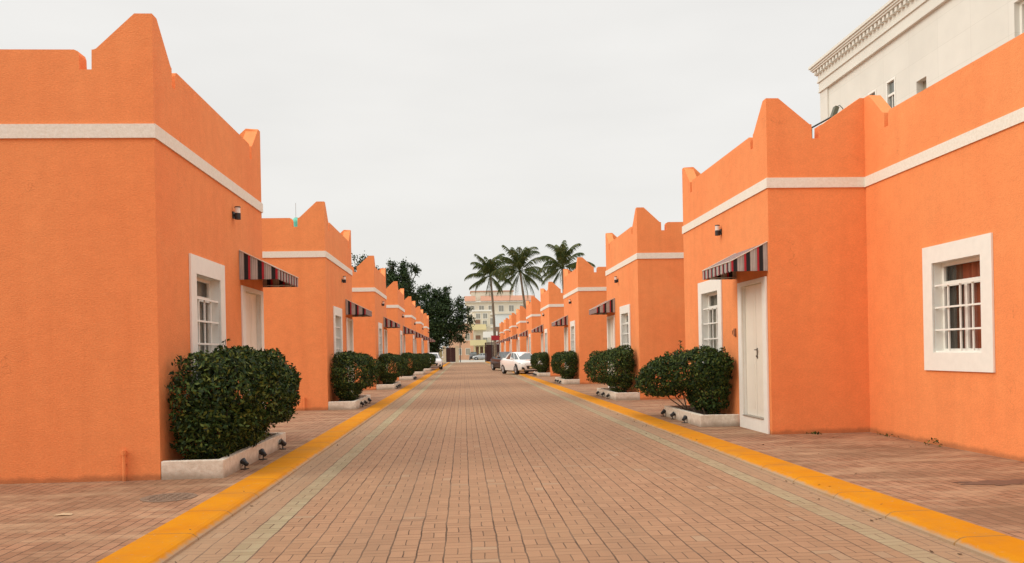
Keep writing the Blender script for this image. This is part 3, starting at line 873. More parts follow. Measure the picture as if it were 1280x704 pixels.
spots(-1, XR - .775, (15.75, 16.65, 17.45), 'the planter beside the double door')
spots(-1, XR - .745, (R2Y + 1.0, R2Y + 1.9, R2Y + 2.9), 'the second planter of the palm row')
spots(-1, XR - .745, (R2Y + RP + 1.0, R2Y + RP + 1.9, R2Y + RP + 2.8), 'the third planter of the palm row')
spots(-1, XR - .745, (R2Y + 2 * RP + 1.0, R2Y + 2 * RP + 1.9, R2Y + 2 * RP + 2.8), 'the planter by the white sedan')

# ------------------------------------------------------------------ white building behind the right row
WB = simple('pale_render', (.69, .68, .62), .85, var=.05, scale=.7, bump=.1, bscale=30)
def wb_tiles():
    t = NT('pale_cladding')
    br = t.n('ShaderNodeTexBrick')
    sp = t.n('ShaderNodeSeparateXYZ'); t.l(t.pos(), sp.inputs[0])
    cb = t.n('ShaderNodeCombineXYZ'); t.l(sp.outputs[1], cb.inputs[0]); t.l(sp.outputs[2], cb.inputs[1]); t.l(cb.outputs[0], br.inputs[0])
    br.inputs['Scale'].default_value = 1; br.inputs['Brick Width'].default_value = 1.5; br.inputs['Row Height'].default_value = .8; br.inputs['Mortar Size'].default_value = .007; br.offset = 0
    br.inputs['Color1'].default_value = (.68, .67, .61, 1); br.inputs['Color2'].default_value = (.71, .70, .64, 1); br.inputs['Mortar'].default_value = (.62, .61, .55, 1)
    n = t.rng(t.noise(1.1, 5, t.pos()), .3, .7, .95, 1.03)
    v = t.n('ShaderNodeVectorMath', operation='SCALE'); t.l(br.outputs[0], v.inputs[0]); t.l(n, v.inputs['Scale'])
    t.col(v.outputs[0]); t.rough(.8)
    return t.m
WBT = wb_tiles()
GREYGL = simple('tinted_glass', (.16, .18, .17), .12, var=.1)
TANGL = simple('shuttered_glass', (.30, .27, .20), .4, var=.1)
BX, BY0, BY1, BZ = 13.25, 6.0, 30.0, 10.68
root = empty('white_building', (BX, BY0, 0), 'tall white building with dentil cornice rising behind the recessed wing', 'building')
def wall_x_open(mb, x, y0, y1, z0, z1, ops, depth):
    ys = sorted({y0, y1} | {q for o in ops for q in o[:2]}); zs = sorted({z0, z1} | {q for o in ops for q in o[2:4]})
    for a in range(len(ys) - 1):
        for b in range(len(zs) - 1):
            ym, zm = (ys[a] + ys[a + 1]) / 2, (zs[b] + zs[b + 1]) / 2
            if any(o[0] < ym < o[1] and o[2] < zm < o[3] for o in ops): continue
            mb.quad((x, ys[a], zs[b]), (x, ys[a], zs[b + 1]), (x, ys[a + 1], zs[b + 1]), (x, ys[a + 1], zs[b]))
    for (a, b, c, d) in [o[:4] for o in ops]:
        for q in (((x, a, c), (x + depth, a, c), (x + depth, a, d), (x, a, d)), ((x, b, c), (x, b, d), (x + depth, b, d), (x + depth, b, c)),
                  ((x, a, c), (x, b, c), (x + depth, b, c), (x + depth, a, c)), ((x, a, d), (x + depth, a, d), (x + depth, b, d), (x, b, d))): mb.quad(*q)
H1 = BY1 - BY0
wops = [(26.02 - BY0, 26.42 - BY0, 8.0, 9.5), (24.84 - BY0, 25.26 - BY0, 8.0, 9.5), (23.10 - BY0, 23.62 - BY0, 8.1, 9.02), (17.6 - BY0, 19.28 - BY0, 8.1, 9.5)]
mb = MB(); wall_x_open(mb, 0, 0, H1 - .6, -.05, BZ, wops, .25)
mb.quad((0, H1 - .6, -.05), (0, H1 - .6, BZ), (-.06, H1 - .6, BZ), (-.06, H1 - .6, -.05))
mb.quad((-.06, H1 - .6, -.05), (-.06, H1 - .6, BZ), (-.06, H1, BZ), (-.06, H1, -.05))
mb.quad((-.06, H1, -.05), (-.06, H1, BZ), (12, H1, BZ), (12, H1, -.05)); mb.quad((12, 0, -.05), (12, H1, -.05), (12, H1, BZ), (12, 0, BZ)); mb.quad((0, 0, -.05), (12, 0, -.05), (12, 0, BZ), (0, 0, BZ))
mb.quad((-.06, 0, BZ + .9), (12, 0, BZ + .9), (12, H1, BZ + .9), (-.06, H1, BZ + .9))
wbwall = mb.build('wall', WBT, root)
for k, o_ in enumerate(wops):
    g = MB(); gx = .06 if k < 2 else .2; g.quad((gx, o_[0], o_[2]), (gx, o_[1], o_[2]), (gx, o_[1], o_[3]), (gx, o_[0], o_[3])); gw = g.build('window', TANGL if k >= 2 else GREYGL, root)
    f = MB()
    if k < 2:
        a, b, c, d = o_
        for q in ((a - .06, a - .002, c, d), (b + .002, b + .06, c, d), (a - .06, b + .06, d + .002, d + .06)): f.box(-.02, -.002, *q)
        f.box(.01, .055, a + .002, b - .002, 9.07, 9.14)
        mid = (a + b) / 2; f.box(.03, .055, mid - .012, mid + .012, c, 9.07)
    elif k == 3:
        a, b, c, d = o_
        f.box(.13, .19, a, b, d - .08, d - .001); f.box(.13, .19, b - .08, b - .001, c, d - .08); f.box(.13, .19, a + .001, a + .08, c, d - .08)
    if f.v: f.build('frame', WHITE, gw)
# stacked cornice mouldings
cm = MB()
def course(z0, z1, p):
    cm.box(-.06 - p, 12, -p, H1 + p, z0, z1)
course(BZ, BZ + .05, .05); course(BZ + .051, BZ + .36, .03); course(BZ + .361, BZ + .42, .08); course(BZ + .421, BZ + .62, .05)
course(BZ + .80, BZ + .86, .21); course(BZ + .861, BZ + .93, .25); course(BZ + .931, BZ + 1.02, .30)
course(BZ + .621, BZ + .799, .045)
cm.build('cornice', WB, root)
dm = MB(); xa, xb = -.06 - .047, -.06 - .17; yy = -.04; z0_, z1_ = BZ + .655, BZ + .798
comb = []
while yy < H1 + .05:
    comb += [(xb, yy), (xb, yy + .13), (xa, yy + .13), (xa, yy + .25)]; yy += .25
for (x_, y_) in comb: dm.v += [(x_, y_, z0_), (x_, y_, z1_), (-.062 - .02, y_, z0_)]
for k in range(len(comb) - 1):
    dm.f.append((3 * k, 3 * k + 3, 3 * k + 4, 3 * k + 1)); dm.f.append((3 * k, 3 * k + 2, 3 * k + 5, 3 * k + 3))
dm.build('dentil_moulding', WB, root)

# roof floodlight on the first right house, turquoise tank on the second left house
root = empty('rooftop_floodlight', (6.63, 15.5, ZR), 'black floodlight on a thin arm above the notch of the double door house', 'floodlight')
mb = MB(); mb.tube([(0, 0, 0), (0, 0, .98)], .022, 8); mb.tube([(-.02, 0, .97), (.40, 0, 1.19)], .016, 8); mb.build('arm', BLACK, root)
hd = MB()
hd.add([(.38, -.06, 1.17), (.45, -.06, 1.14), (.53, -.06, 1.36), (.46, -.06, 1.39), (.38, .06, 1.17), (.45, .06, 1.14), (.53, .06, 1.36), (.46, .06, 1.39)], [(0, 1, 2, 3), (7, 6, 5, 4), (0, 4, 5, 1), (1, 5, 6, 2), (2, 6, 7, 3), (3, 7, 4, 0)])
hd.build('lamp_head', simple('olive_metal', (.10, .10, .06), .5), root)
cb = MB(); cb.tube([(.50, 0, 1.38), (.56, 0, 1.41), (.62, 0, 1.35), (.64, 0, 1.2)], .008, 6); cb.build('cable', BLACK, root)
root = empty('water_tank', (-4.52, 23.4, ZR), 'small turquoise tank peeking over the roof notch of an orange house', 'tank')
mb = MB(); TQ = simple('turquoise_plastic', (.12, .52, .40), .5)
mb.tube([(0, 0, 0), (0, 0, .55), (0, 0, .60), (0, 0, .64)], [.16, .16, .14, .09], 16); mb.build('body', TQ, root)
mb = MB(); mb.tube([(0, 0, .641), (0, 0, .67)], [.07, .06], 10); mb.build('lid', TQ, root)
mb = MB(); mb.tube([(-.03, .1, 0), (-.03, .1, 1.1)], .006, 6); mb.build('vent_rod', STEEL, root)

# ------------------------------------------------------------------ trees
def tree(loc, label, clumps, seed, per, leaf, trunk_h, tr=.3, lean=(0, 0)):
    """clumps: (x,y,z,r) local"""
    rng = np.random.default_rng(seed)
    root = empty('broadleaf_tree', loc, label, 'tree', 'dark leafy trees beyond the houses')
    Ps, Ns = [], []
    for (x, y, z, r) in clumps:
        n = int(per * r * r)
        # a clump is many small twigs of leaves
        nt_ = max(6, int(r * r * 16))
        dirs = rng.normal(0, 1, (nt_, 3)); dirs /= np.linalg.norm(dirs, axis=1)[:, None]
        cen = np.array([x, y, z]) + dirs * (r * rng.uniform(.35, 1.0, nt_))[:, None] * np.array([1, 1, .9])
        k = rng.integers(0, nt_, n)
        off = rng.normal(0, .16 * min(r, 1.4) + .12, (n, 3))
        Ps.append(cen[k] + off); Ns.append(dirs[k] + np.array([0, 0, .5]))
    P, Nn = np.vstack(Ps), np.vstack(Ns)
    leaves_mesh('crown', P, Nn / np.linalg.norm(Nn, axis=1)[:, None], leaf, rng, LEAF_TREE, root, aspect=.62, droop=.2, jitter=.8)
    mb = MB(); top = Vector((lean[0], lean[1], trunk_h))
    mb.tube([(0, 0, -.1), top * .5 + Vector((.08, 0, 0)), top], [tr * 1.25, tr, tr * .8], 10)
    r2 = random.Random(seed)
    for (x, y, z, r) in clumps:
        if z < trunk_h * .8: continue
        e_ = Vector((x, y, z)); mid = top.lerp(e_, .5) + Vector((r2.uniform(-.3, .3), r2.uniform(-.3, .3), -.1))
        mb.tube([top - Vector((0, 0, .1)), mid, e_], [tr * .5, tr * .28, tr * .10], 6)
    mb.build('trunk', BARK, root, smooth=True)
    return root
r3 = random.Random(3)
def jit(l, base):
    return [(x - base[0], y - base[1], z, r) for (x, y, z, r) in l]
baseA = (-8.4, 112.0)
cA = [(-9.3, 112, 13.4, .62), (-9.5, 112.4, 12.3, .75), (-7.75, 112, 12.9, .85), (-7.6, 111.5, 11.9, 1.1), (-6.4, 112, 12.9, .55), (-5.95, 112.3, 12.5, .5), (-9.2, 112, 11.0, 1.3), (-7.6, 112.6, 10.6, 1.5), (-10.2, 113, 11.6, 1.0), (-8.2, 110.5, 9.2, 1.7), (-10.6, 111, 9.4, 1.6), (-7.2, 113.5, 9.0, 1.5), (-9, 112, 7.6, 1.9)]
tree((*baseA, 0), 'tall dark tree with separate upright tufts behind the orange roofs', jit(cA, baseA), 21, 520, .30, 6.5)
baseB = (-9.6, 83.0)
cB = [(-9.55, 83, 10.75, .62), (-9.9, 83.3, 10.1, .6), (-10.5, 83, 11.0, .25), (-10.6, 83, 9.9, .4), (-8.4, 82.5, 9.6, .6), (-9.3, 83.5, 9.2, .9), (-9.8, 82, 8.4, 1.0), (-8.8, 83, 8.2, 1.0)]
tree((*baseB, 0), 'thin crowned tree showing only its tips above the third roof of its row', jit(cB, baseB), 22, 600, .22, 5.0, .2)
baseC = (-4.0, 120.0)
cC = [(-5.1, 120, 11.0, .62), (-5.9, 120.4, 10.4, .7), (-5.3, 120, 9.8, .95), (-3.5, 120, 9.9, .8), (-4.1, 119.5, 9.3, 1.1), (-2.2, 120, 10.5, .60), (-2.5, 120.3, 9.6, .8), (-2.2, 119.6, 8.9, 1.0),
      (-.5, 120, 9.1, .5), (-.6, 120.2, 8.2, .9), (.55, 120, 7.6, .6), (.9, 119.8, 6.3, .65), (-.2, 120, 6.8, 1.1), (-7.0, 121, 9.3, 1.2), (-6.4, 119, 8.0, 1.6), (-4.5, 118.8, 7.6, 1.8), (-2.6, 119, 7.3, 1.7), (-1.0, 119.6, 5.8, 1.3), (.3, 120, 5.0, .9),
      (-7.6, 120, 6.6, 1.8), (-5.6, 118.6, 5.8, 1.9), (-3.4, 118.6, 5.6, 1.9), (-1.8, 119, 4.4, 1.4), (-7.0, 119, 4.4, 1.8), (-4.8, 118.6, 3.9, 1.8), (-3.0, 118.8, 3.4, 1.5), (-6.2, 118.6, 2.4, 1.5), (-4.4, 118.5, 2.3, 1.3), (-.6, 119.6, 3.7, .8), (-3.0, 121, 8.0, 1.6), (-8.6, 121, 8.0, 1.5)]
tree((*baseC, 0), 'broad dark leafy tree spreading over the maroon garden gate', jit(cC, baseC), 23, 480, .30, 4.2, .4)

def palm(loc, label, crown, nf, flen, seed, bend, sheath=True):
    rng = random.Random(seed)
    root = empty('palm_tree', loc, label, 'palm tree', 'palms beyond the row of houses')
    mb = MB(); cx, cy, cz = crown
    pts, rr = [], []
    for i in range(15):
        f = i / 14
        pts.append((cx * f + bend * math.sin(f * math.pi) * 1.0, cy * f, cz * f - .1)); rr.append(.24 - .11 * f + (.02 if i % 2 else 0) + (.10 if i == 0 else 0))
    mb.tube(pts, rr, 10); mb.build('trunk', PBARK, root)
    fr = MB()
    for k in range(nf):
        az = k * 2.39996 + rng.uniform(-.25, .25)
        q = (k + .5) / nf
        el0 = R_(87 - 145 * q ** 1.45 + rng.uniform(-10, 10))      # young fronds upright, old ones hanging
        L = flen * rng.uniform(.85, 1.1) * (.75 if q < .12 else 1) * (.85 if q > .8 else 1)
        curve = R_(62 + 48 * rng.random()) * (1.05 if q > .15 else .55)
        if q > .75: curve *= .45
        p = Vector((cx, cy, cz)); h = Vector((math.cos(az), math.sin(az), 0)); sidev = Vector((-h.y, h.x, 0))
        N = 18; spine = []
        for i in range(N + 1):
            e_ = el0 - curve * (i / N) ** 2.1
            e_ = max(e_, R_(-84))
            d = h * math.cos(e_) + Vector((0, 0, math.sin(e_)))
            spine.append((p.copy(), d.copy())); p = p + d * (L / N)
        fr.tube([s_[0] for s_ in spine], [.045 * (1 - i / N) + .008 for i in range(N + 1)], 4, cap=False)
        for i in range(3, N):
            for sub in (0, .33, .66):
                b = spine[i][0].lerp(spine[i + 1][0], sub); d = spine[i][1]
                t_ = (i + sub) / N
                ll = flen * .19 * (math.sin(math.pi * min(1, .14 + .80 * t_)) ** .6 + .12) * rng.uniform(.8, 1.15)
                hang = .45 + .5 * q + rng.uniform(-.15, .15)
                for sg in (-1, 1):
                    dirv = (sidev * sg * rng.uniform(.45, .7) + d * .85 - Vector((0, 0, 1)) * hang).normalized()
                    wv = (d + sidev * sg * .3).normalized() * .045
                    e1 = b + dirv * ll * .5; e2 = b + dirv * ll * .95 - Vector((0, 0, ll * .38))
                    o = len(fr.v)
                    fr.v += [tuple(b - wv), tuple(b + wv), tuple(e1 + wv), tuple(e1 - wv), tuple(e2)]
                    fr.f += [(o, o + 1, o + 2, o + 3), (o + 3, o + 2, o + 4)]
    fr.build('crown', LEAF_PALM, root)
    return root
palm((4.95, 130, 0), 'slender palm with a bare curved trunk above the red sign', (-.55, 0, 13.3), 30, 4.3, 41, .12)
palm((9.6, 120, 0), 'fullest and tallest palm, standing between two others', (-1.3, 0, 13.0), 32, 4.9, 42, .1)
palm((13.4, 110, 0), 'palm half hidden by the peak of the third palm row house', (-.2, 0, 12.4), 27, 4.3, 43, .1)

# ------------------------------------------------------------------ gates and sign at the street end
MAROON = simple('maroon_gate', (.055, .014, .012), .5, var=.15)
GCREAM = simple('gate_pillar', (.62, .52, .36), .85, var=.1)
root = empty('garden_gate', (-2.1, 139, RZ), 'maroon metal gate between two cream pillars under the dark tree', 'gate')
for sx in (-1, 1):
    mb = MB(); x = sx * 1.05; mb.box(x - .27, x + .27, -.25, .25, 0, 2.6); mb.box(x - .33, x + .33, -.31, .31, 2.6, 2.74); mb.build('pillar', GCREAM, root)
for sx in (-1, 1):
    mb = MB(); a, b = sorted((sx * .005, sx * .77)); mb.box(a, b, -.05, .0, .08, 2.45)
    for k in range(5): mb.box(a + .04 + k * .145, a + .07 + k * .145, -.075, -.0505, .12, 2.40)
    mb.build('gate_leaf', MAROON, root)
root = empty('garden_wall', (-9, 139.3, RZ), 'low ochre boundary wall behind the dark tree beside the maroon gate', 'wall')
mb = MB(); mb.box(-14, 5.5, -.1, .1, 0, 2.2); mb.build('masonry', simple('ochre_wall', (.34, .29, .16), .9), root)
mb = MB(); mb.box(-14, 5.5, -.16, .16, 2.2, 2.3); mb.build('coping', GCREAM, root)
root = empty('utility_pole', (-.55, 140, RZ), 'thin dark post beside the cream gate pillar', 'pole')
mb = MB(); mb.tube([(0, 0, 0), (0, 0, 3.3)], .07, 8); mb.build('post', BLACK, root)
mb = MB(); mb.box(-.12, .12, -.1, .1, 2.2, 2.6); mb.build('meter_box', STEEL, root)
root = empty('entrance_gate', (4.85, 139, RZ), 'wide dark maroon gate under the red sign behind the parked cars', 'gate')
for sx in (-1, 1):
    mb = MB(); a, b = sorted((sx * .01, sx * 1.1)); mb.box(a, b, -.05, .05, .05, 2.9)
    for k in range(6): mb.box(a + .06 + k * .17, a + .10 + k * .17, -.08, -.0505, .1, 2.85)
    mb.build('gate_leaf', MAROON, root)
mb = MB(); mb.box(-1.3, -1.12, -.15, .15, 0, 3.2); mb.box(1.12, 1.3, -.15, .15, 0, 3.2); mb.box(-1.3, 1.3, -.14, .14, 3.0, 3.2); mb.build('gate_frame', MAROON, root)
root = empty('red_sign', (5.0, 127, 0), 'small red signboard in front of the slender palm trunk', 'sign')
mb = MB(); mb.box(-.78, .78, -.06, .06, 3.35, 4.0); mb.build('board', simple('sign_red', (.45, .02, .03), .5), root)
mb = MB(); mb.box(-.84, .84, -.05, .05, 3.29, 3.349); mb.box(-.84, .84, -.05, .05, 4.001, 4.05); mb.build('rim', simple('rim_red', (.30, .02, .03), .5), root)
mb = MB(); mb.tube([(-.7, .1, 0), (-.7, .1, 3.9)], .05, 8); mb.tube([(.7, .1, 0), (.7, .1, 3.9)], .05, 8); mb.build('legs', BLACK, root)

# ------------------------------------------------------------------ far apartment blocks
def fm(name, c): return simple(name, c, .85, var=.05, scale=.5)
F_CREAM, F_WHITE, F_PINK, F_YEL, F_RED, F_BLUE = fm('far_cream', (.74, .67, .54)), fm('far_white', (.80, .78, .72)), fm('far_salmon', (.66, .40, .27)), fm('far_yellow', (.76, .65, .36)), fm('far_roof_tiles', (.52, .27, .18)), fm('far_bluewhite', (.72, .75, .74))
FARGL = simple('haze_pale_glass', (.30, .29, .25), .3, var=.15)  # pane colour lightened to soften far window contrast, as distance haze would
F_BROWN = fm('far_brown', (.25, .14, .09))
def far_window(parent, x, y, z, w, h, fmat=F_WHITE):
    f = MB()
    f.box(x - .1, x + w + .1, y - .09, y - .003, z - .12, z); f.box(x - .1, x + w + .1, y - .09, y - .003, z + h, z + h + .1)
    f.box(x - .1, x, y - .09, y - .003, z, z + h); f.box(x + w, x + w + .1, y - .09, y - .003, z, z + h)
    f.box(x + w / 2 - .03, x + w / 2 + .03, y - .07, y - .0405, z, z + h)
    o = f.build('window', fmat, parent)
    g = MB(); g.box(x, x + w, y - .04, y - .003, z, z + h); g.build('pane', FARGL, o)
def balcony(parent, x0, x1, y, z, mat, dep=1.3, h=1.05):
    b = MB(); b.box(x0, x1, y - dep, y - .003, z - .2, z)
    b.box(x0, x1, y - dep, y - dep + .12, z, z + h); b.box(x0, x0 + .12, y - dep + .12, y - .003, z, z + h); b.box(x1 - .12, x1, y - dep + .12, y - .003, z, z + h)
    o = b.build('balcony', mat, parent)
    r = MB(); r.tube([(x0, y - dep + .06, z + h + .12), (x1, y - dep + .06, z + h + .12)], .04, 6); r.build('handrail', STEEL, o)
def far_door(parent, x, y, z, w=1.1, h=2.1):
    d = MB(); d.box(x, x + w, y - .06, y - .003, z, z + h); d.build('balcony_door', F_BROWN, parent)
# back block with the tiled parapet
root = empty('apartment_building', (0, 214, RZ), 'tall cream apartment block with a red tiled parapet behind the palms', 'building')
mb = MB(); mb.box(1.0, 18.0, 0, 14, 0, 14.4); mb.build('wall', F_CREAM, root)
mb = MB(); mb.box(2.2, 13.0, 1.5, 10, 14.45, 17.2); mb.build('penthouse', F_CREAM, root)
mb = MB(); mb.box(.6, 18.4, -.5, 14.3, 14.402, 14.7); mb.build('eaves', F_WHITE, root)
mb = MB()
for (x0, x1) in ((.5, 3.3), (4.6, 18.5)):
    mb.add([(x0, -.7, 14.72), (x1, -.7, 14.72), (x1, .9, 16.1), (x0, .9, 16.1), (x0, .9, 14.72), (x1, .9, 14.72)], [(0, 1, 2, 3), (0, 3, 4), (1, 5, 2), (3, 2, 5, 4)])
mb.build('tiled_parapet', F_RED, root)
mb = MB(); mb.box(2.0, 13.2, 1.3, 10.2, 17.2, 17.45); mb.build('roof', F_RED, root)
for x in (1.8, 4.2, 6.6, 9.2, 11.8, 14.6):
    for z in (12.0, 8.8, 5.4): far_window(root, x, 0, z, 1.2, 1.5)
mb = MB(); mb.box(.8, 18.2, -.35, -.002, 11.2, 11.55); mb.box(.8, 18.2, -.35, -.002, 7.9, 8.2); mb.build('floor_ledge', F_WHITE, root)
# front block with yellow balconies
root = empty('apartment_building', (0, 190, RZ), 'cream apartment block with yellow balconies facing the street end', 'building')
mb = MB(); mb.box(2.4, 6.2, 0, 12, 0, 10.9); mb.build('wall', F_CREAM, root)
mb = MB(); mb.box(2.1, 6.5, -.3, 12.2, 10.9, 11.25); mb.build('roof', F_WHITE, root)
for z in (3.4, 6.9):
    balcony(root, 1.5, 5.2, 0, z, F_YEL); far_door(root, 2.8, 0, z); far_window(root, 4.5, 0, z + .6, .9, 1.3)
far_window(root, 3.0, 0, 9.3, .9, 1.1); far_window(root, 4.6, 0, 9.3, .9, 1.1)
for x in (2.6, 3.6, 4.6, 5.6):
    mb = MB(); mb.box(x - .14, x + .14, -.9, -.6, 0, 3.1); mb.build('column', F_YEL, root)
mb = MB(); mb.box(2.45, 6.15, -.03, -.003, 0, 2.9); mb.build('shopfront', F_BROWN, root)
# salmon block at its left
root = empty('apartment_building', (0, 196, RZ), 'narrow salmon block between the dark tree and the yellow balconies', 'building')
mb = MB(); mb.box(-3.5, 2.35, 0, 9, 0, 8.3); mb.build('wall', F_PINK, root)
mb = MB(); mb.box(-3.7, 2.36, -.2, 9.2, 8.3, 8.6); mb.build('roof', F_CREAM, root)
for z in (1.2, 4.6): far_window(root, .6, 0, z, .9, 1.4); far_window(root, -1.4, 0, z, .9, 1.4)
# white block toward the right with pale side wall
root = empty('apartment_building', (0, 182, RZ), 'pale blue white block rising just beyond the last palm row house', 'building')
mb = MB(); mb.box(6.9, 14.0, 0, 12, 0, 9.9); mb.build('wall', F_BLUE, root)
mb = MB(); mb.box(6.6, 14.2, -.3, 12.2, 9.9, 10.25); mb.build('roof', F_CREAM, root)
balcony(root, 4.3, 7.4, 0, 5.0, F_WHITE); far_door(root, 7.0, 0, 5.0); far_window(root, 7.2, 0, 1.2, 1.1, 1.5)

# ------------------------------------------------------------------ cars
def paint(name, col, metal=0.0, coat=.8):
    t = NT(name); t.col(col); t.rough(.28); t.b.inputs['Metallic'].default_value = metal
    t.b.inputs['Coat Weight'].default_value = coat; t.b.inputs['Coat Roughness'].default_value = .06
    return t.m
CARGL = simple('car_glass', (.055, .065, .062), .06, var=.05, spec=.8)
RED = simple('tail_red', (.35, .01, .01), .2)
HEADL = simple('headlight_glass', (.50, .52, .52), .1, spec=.8)
RIM = simple('alloy_rim', (.42, .42, .42), .35, metal=.6)
def car(name, label, loc, heading, mat, L=4.55, Wd=1.80, H=1.46, wr=.32, wb=2.68, suv=False, group='parked cars'):
    """car nose points along local +X; heading rotates about Z"""
    root = empty(name, loc, label, 'car', group, heading)
    k = L / 4.55; hf = H / 1.46
    zs_ = .16 if not suv else .24
    # stations from tail to nose: x, z_low, z_shoulder, z_deck, half width, deck half width
    S = [(-2.27, .42, .80, .92, .66, .58), (-2.22, .30, .86, 1.02, .78, .68), (-2.0, .22, .92, 1.08, .86, .72), (-1.45, zs_, .94, 1.08, .895, .74), (-.6, zs_, .93, 1.02, .90, .78),
         (.4, zs_, .91, .99, .90, .78), (.95, zs_, .90, .985, .90, .76), (1.45, zs_, .86, .95, .89, .74), (1.85, .19, .79, .87, .86, .68), (2.12, .22, .74, .83, .76, .58), (2.22, .25, .68, .75, .66, .48), (2.275, .32, .58, .64, .54, .40)]
    V, F = [], []
    for (x, zl, zsh, zd, hw, dw) in S:
        q = Wd / 1.80
        half = [(hw * .80, zl), (hw * .97, zl + .10), (hw * 1.0, (zl + zsh) * .52), (hw * .985, zsh - .05), (hw * .94, zsh), (dw, zd - .02), (dw * .5, zd), ]
        ring = [(x * k, y * q, z * (hf if z > .4 else 1)) for y, z in half] + [(x * k, 0, (zd + .008) * hf)] + [(x * k, -y * q, z * (hf if z > .4 else 1)) for y, z in reversed(half)]
        V.append(ring)
    n = len(V[0]); mb = MB()
    for r in V: mb.v += r
    for i in range(len(V) - 1):
        for j in range(n - 1): mb.f.append((i * n + j, i * n + j + 1, (i + 1) * n + j + 1, (i + 1) * n + j))
        mb.f.append((i * n + n - 1, i * n, (i + 1) * n, (i + 1) * n + n - 1))
    mb.f.append(tuple(range(n))); mb.f.append(tuple((len(V) - 1) * n + j for j in reversed(range(n))))
    # cabin: x, half width, z ; bottom ring and roof ring
    zb, zr = 0.97 * hf, (H if not suv else H)
    q = Wd / 1.8
    if not suv: bot = [(-1.75, .70), (-1.0, .80), (0, .81), (.85, .79), (1.38, .64)]; top = [(-1.15, .50), (-.75, .57), (-.15, .60), (.15, .58), (.34, .50)]
    else: bot = [(-2.12, .70), (-1.2, .80), (0, .81), (.75, .79), (1.15, .66)]; top = [(-1.85, .55), (-1.0, .60), (-.1, .62), (.25, .60), (.45, .52)]
    o = len(mb.v); m_ = len(bot)
    for (x, y) in bot: mb.v += [(x * k, y * q, zb - .03), (x * k, -y * q, zb - .03)]
    for t_, (x, y) in enumerate(top):
        zz = zr - (.075, .02, 0, .012, .06)[t_]
        mb.v += [(x * k, y * q, zz - .02), (x * k, -y * q, zz - .02), (x * k, y * q * .5, zz), (x * k, -y * q * .5, zz)]
    B = lambda i, s_: o + 2 * i + s_
    T = lambda i, s_: o + 2 * m_ + 4 * i + s_
    for i in range(m_ - 1):
        mb.f += [(B(i, 0), T(i, 0), T(i + 1, 0), B(i + 1, 0)), (B(i, 1), B(i + 1, 1), T(i + 1, 1), T(i, 1)),
                 (T(i, 0), T(i, 2), T(i + 1, 2), T(i + 1, 0)), (T(i, 2), T(i, 3), T(i + 1, 3), T(i + 1, 2)), (T(i, 3), T(i, 1), T(i + 1, 1), T(i + 1, 3))]
    for i in (0, m_ - 1): mb.f.append((B(i, 0), B(i, 1), T(i, 1), T(i, 3), T(i, 2), T(i, 0)))
    body = mb.build('body', mat, root, smooth=True)
    bmx = bmesh.new(); bmx.from_mesh(body.data); bmesh.ops.recalc_face_normals(bmx, faces=bmx.faces); bmx.to_mesh(body.data); bmx.free()
    es = body.modifiers.new('es', 'EDGE_SPLIT'); es.split_angle = R_(38)
    # glazing: shrunken copies of cabin panels, set 6 mm proud
    co = [Vector(v) for v in mb.v]
    def pane(name, pts, shr=.86, prd=.008, mat_=CARGL, rows=None):
        c = sum(pts, Vector()) / len(pts); nn = (pts[1] - pts[0]).cross(pts[2] - pts[0]).normalized()
        out_ = c - Vector((-.2, 0, .9)); nn = nn if nn.dot(out_) > 0 else -nn
        P = [c + (p - c) * shr + nn * prd for p in pts]
        g = MB(); kk = len(P); g.v = [tuple(p) for p in P] + [tuple(p - nn * .02) for p in P]
        g.f = [tuple(range(kk)), tuple(reversed(range(kk, 2 * kk)))] + [(i, (i + 1) % kk, kk + (i + 1) % kk, kk + i) for i in range(kk)]
        return g.build(name, mat_, root)
    i = m_ - 1
    pane('windshield', [co[B(i, 0)], co[B(i, 1)], co[T(i, 1)], co[T(i, 0)]], .90)
    pane('rear_window', [co[B(0, 0)], co[B(0, 1)], co[T(0, 1)], co[T(0, 0)]], .86)
    for s_ in (0, 1):
        for i in range(1, m_ - 1):
            pane('side_window', [co[B(i, s_)], co[B(i + 1, s_)], co[T(i + 1, s_)], co[T(i, s_)]], .84, .009)
    # wheels
    for xw in (wb / 2 + .03, -wb / 2 + .03):
        for sy in (-1, 1):
            yw = sy * (Wd / 2 - .10)
            wl = MB(); wl.tube([(xw, yw - .105, wr), (xw, yw - .085, wr), (xw, yw + .085, wr), (xw, yw + .105, wr)], [wr - .03, wr, wr, wr - .03], 24)
            w_ = wl.build('wheel', DARKPL, root, smooth=False)
            rm = MB(); ye = yw + sy * .107
            rm.tube([(xw, ye - sy * .01, wr), (xw, ye, wr)], [wr * .64, wr * .64], 20); 
            for sp_ in range(5):
                a = sp_ * 2 * math.pi / 5
                rm.box(xw - .02, xw + .02, ye, ye + sy * .008, wr - .02, wr + .02)
                rm.tube([(xw, ye + sy * .004, wr), (xw + math.cos(a) * wr * .6, ye + sy * .004, wr + math.sin(a) * wr * .6)], .02, 5)
            rm.build('rim', RIM, w_)
            ar = MB(); ya = sy * (Wd / 2 * .985 + .004); N = 16
            pts = [(xw + math.cos(t) * (wr + .07), ya, max(.17, wr + math.sin(t) * (wr + .07))) for t in [math.pi * (-.12 + 1.24 * j / N) for j in range(N + 1)]]
            ar.v = pts + [(a_, b_ - sy * .05, c_) for a_, b_, c_ in pts]
            kk = len(pts); ar.f = [tuple(range(kk)), tuple(reversed(range(kk, 2 * kk)))] + [(j, j + 1, kk + j + 1, kk + j) for j in range(kk - 1)]
            ar.build('wheel_arch', BLACK, root)
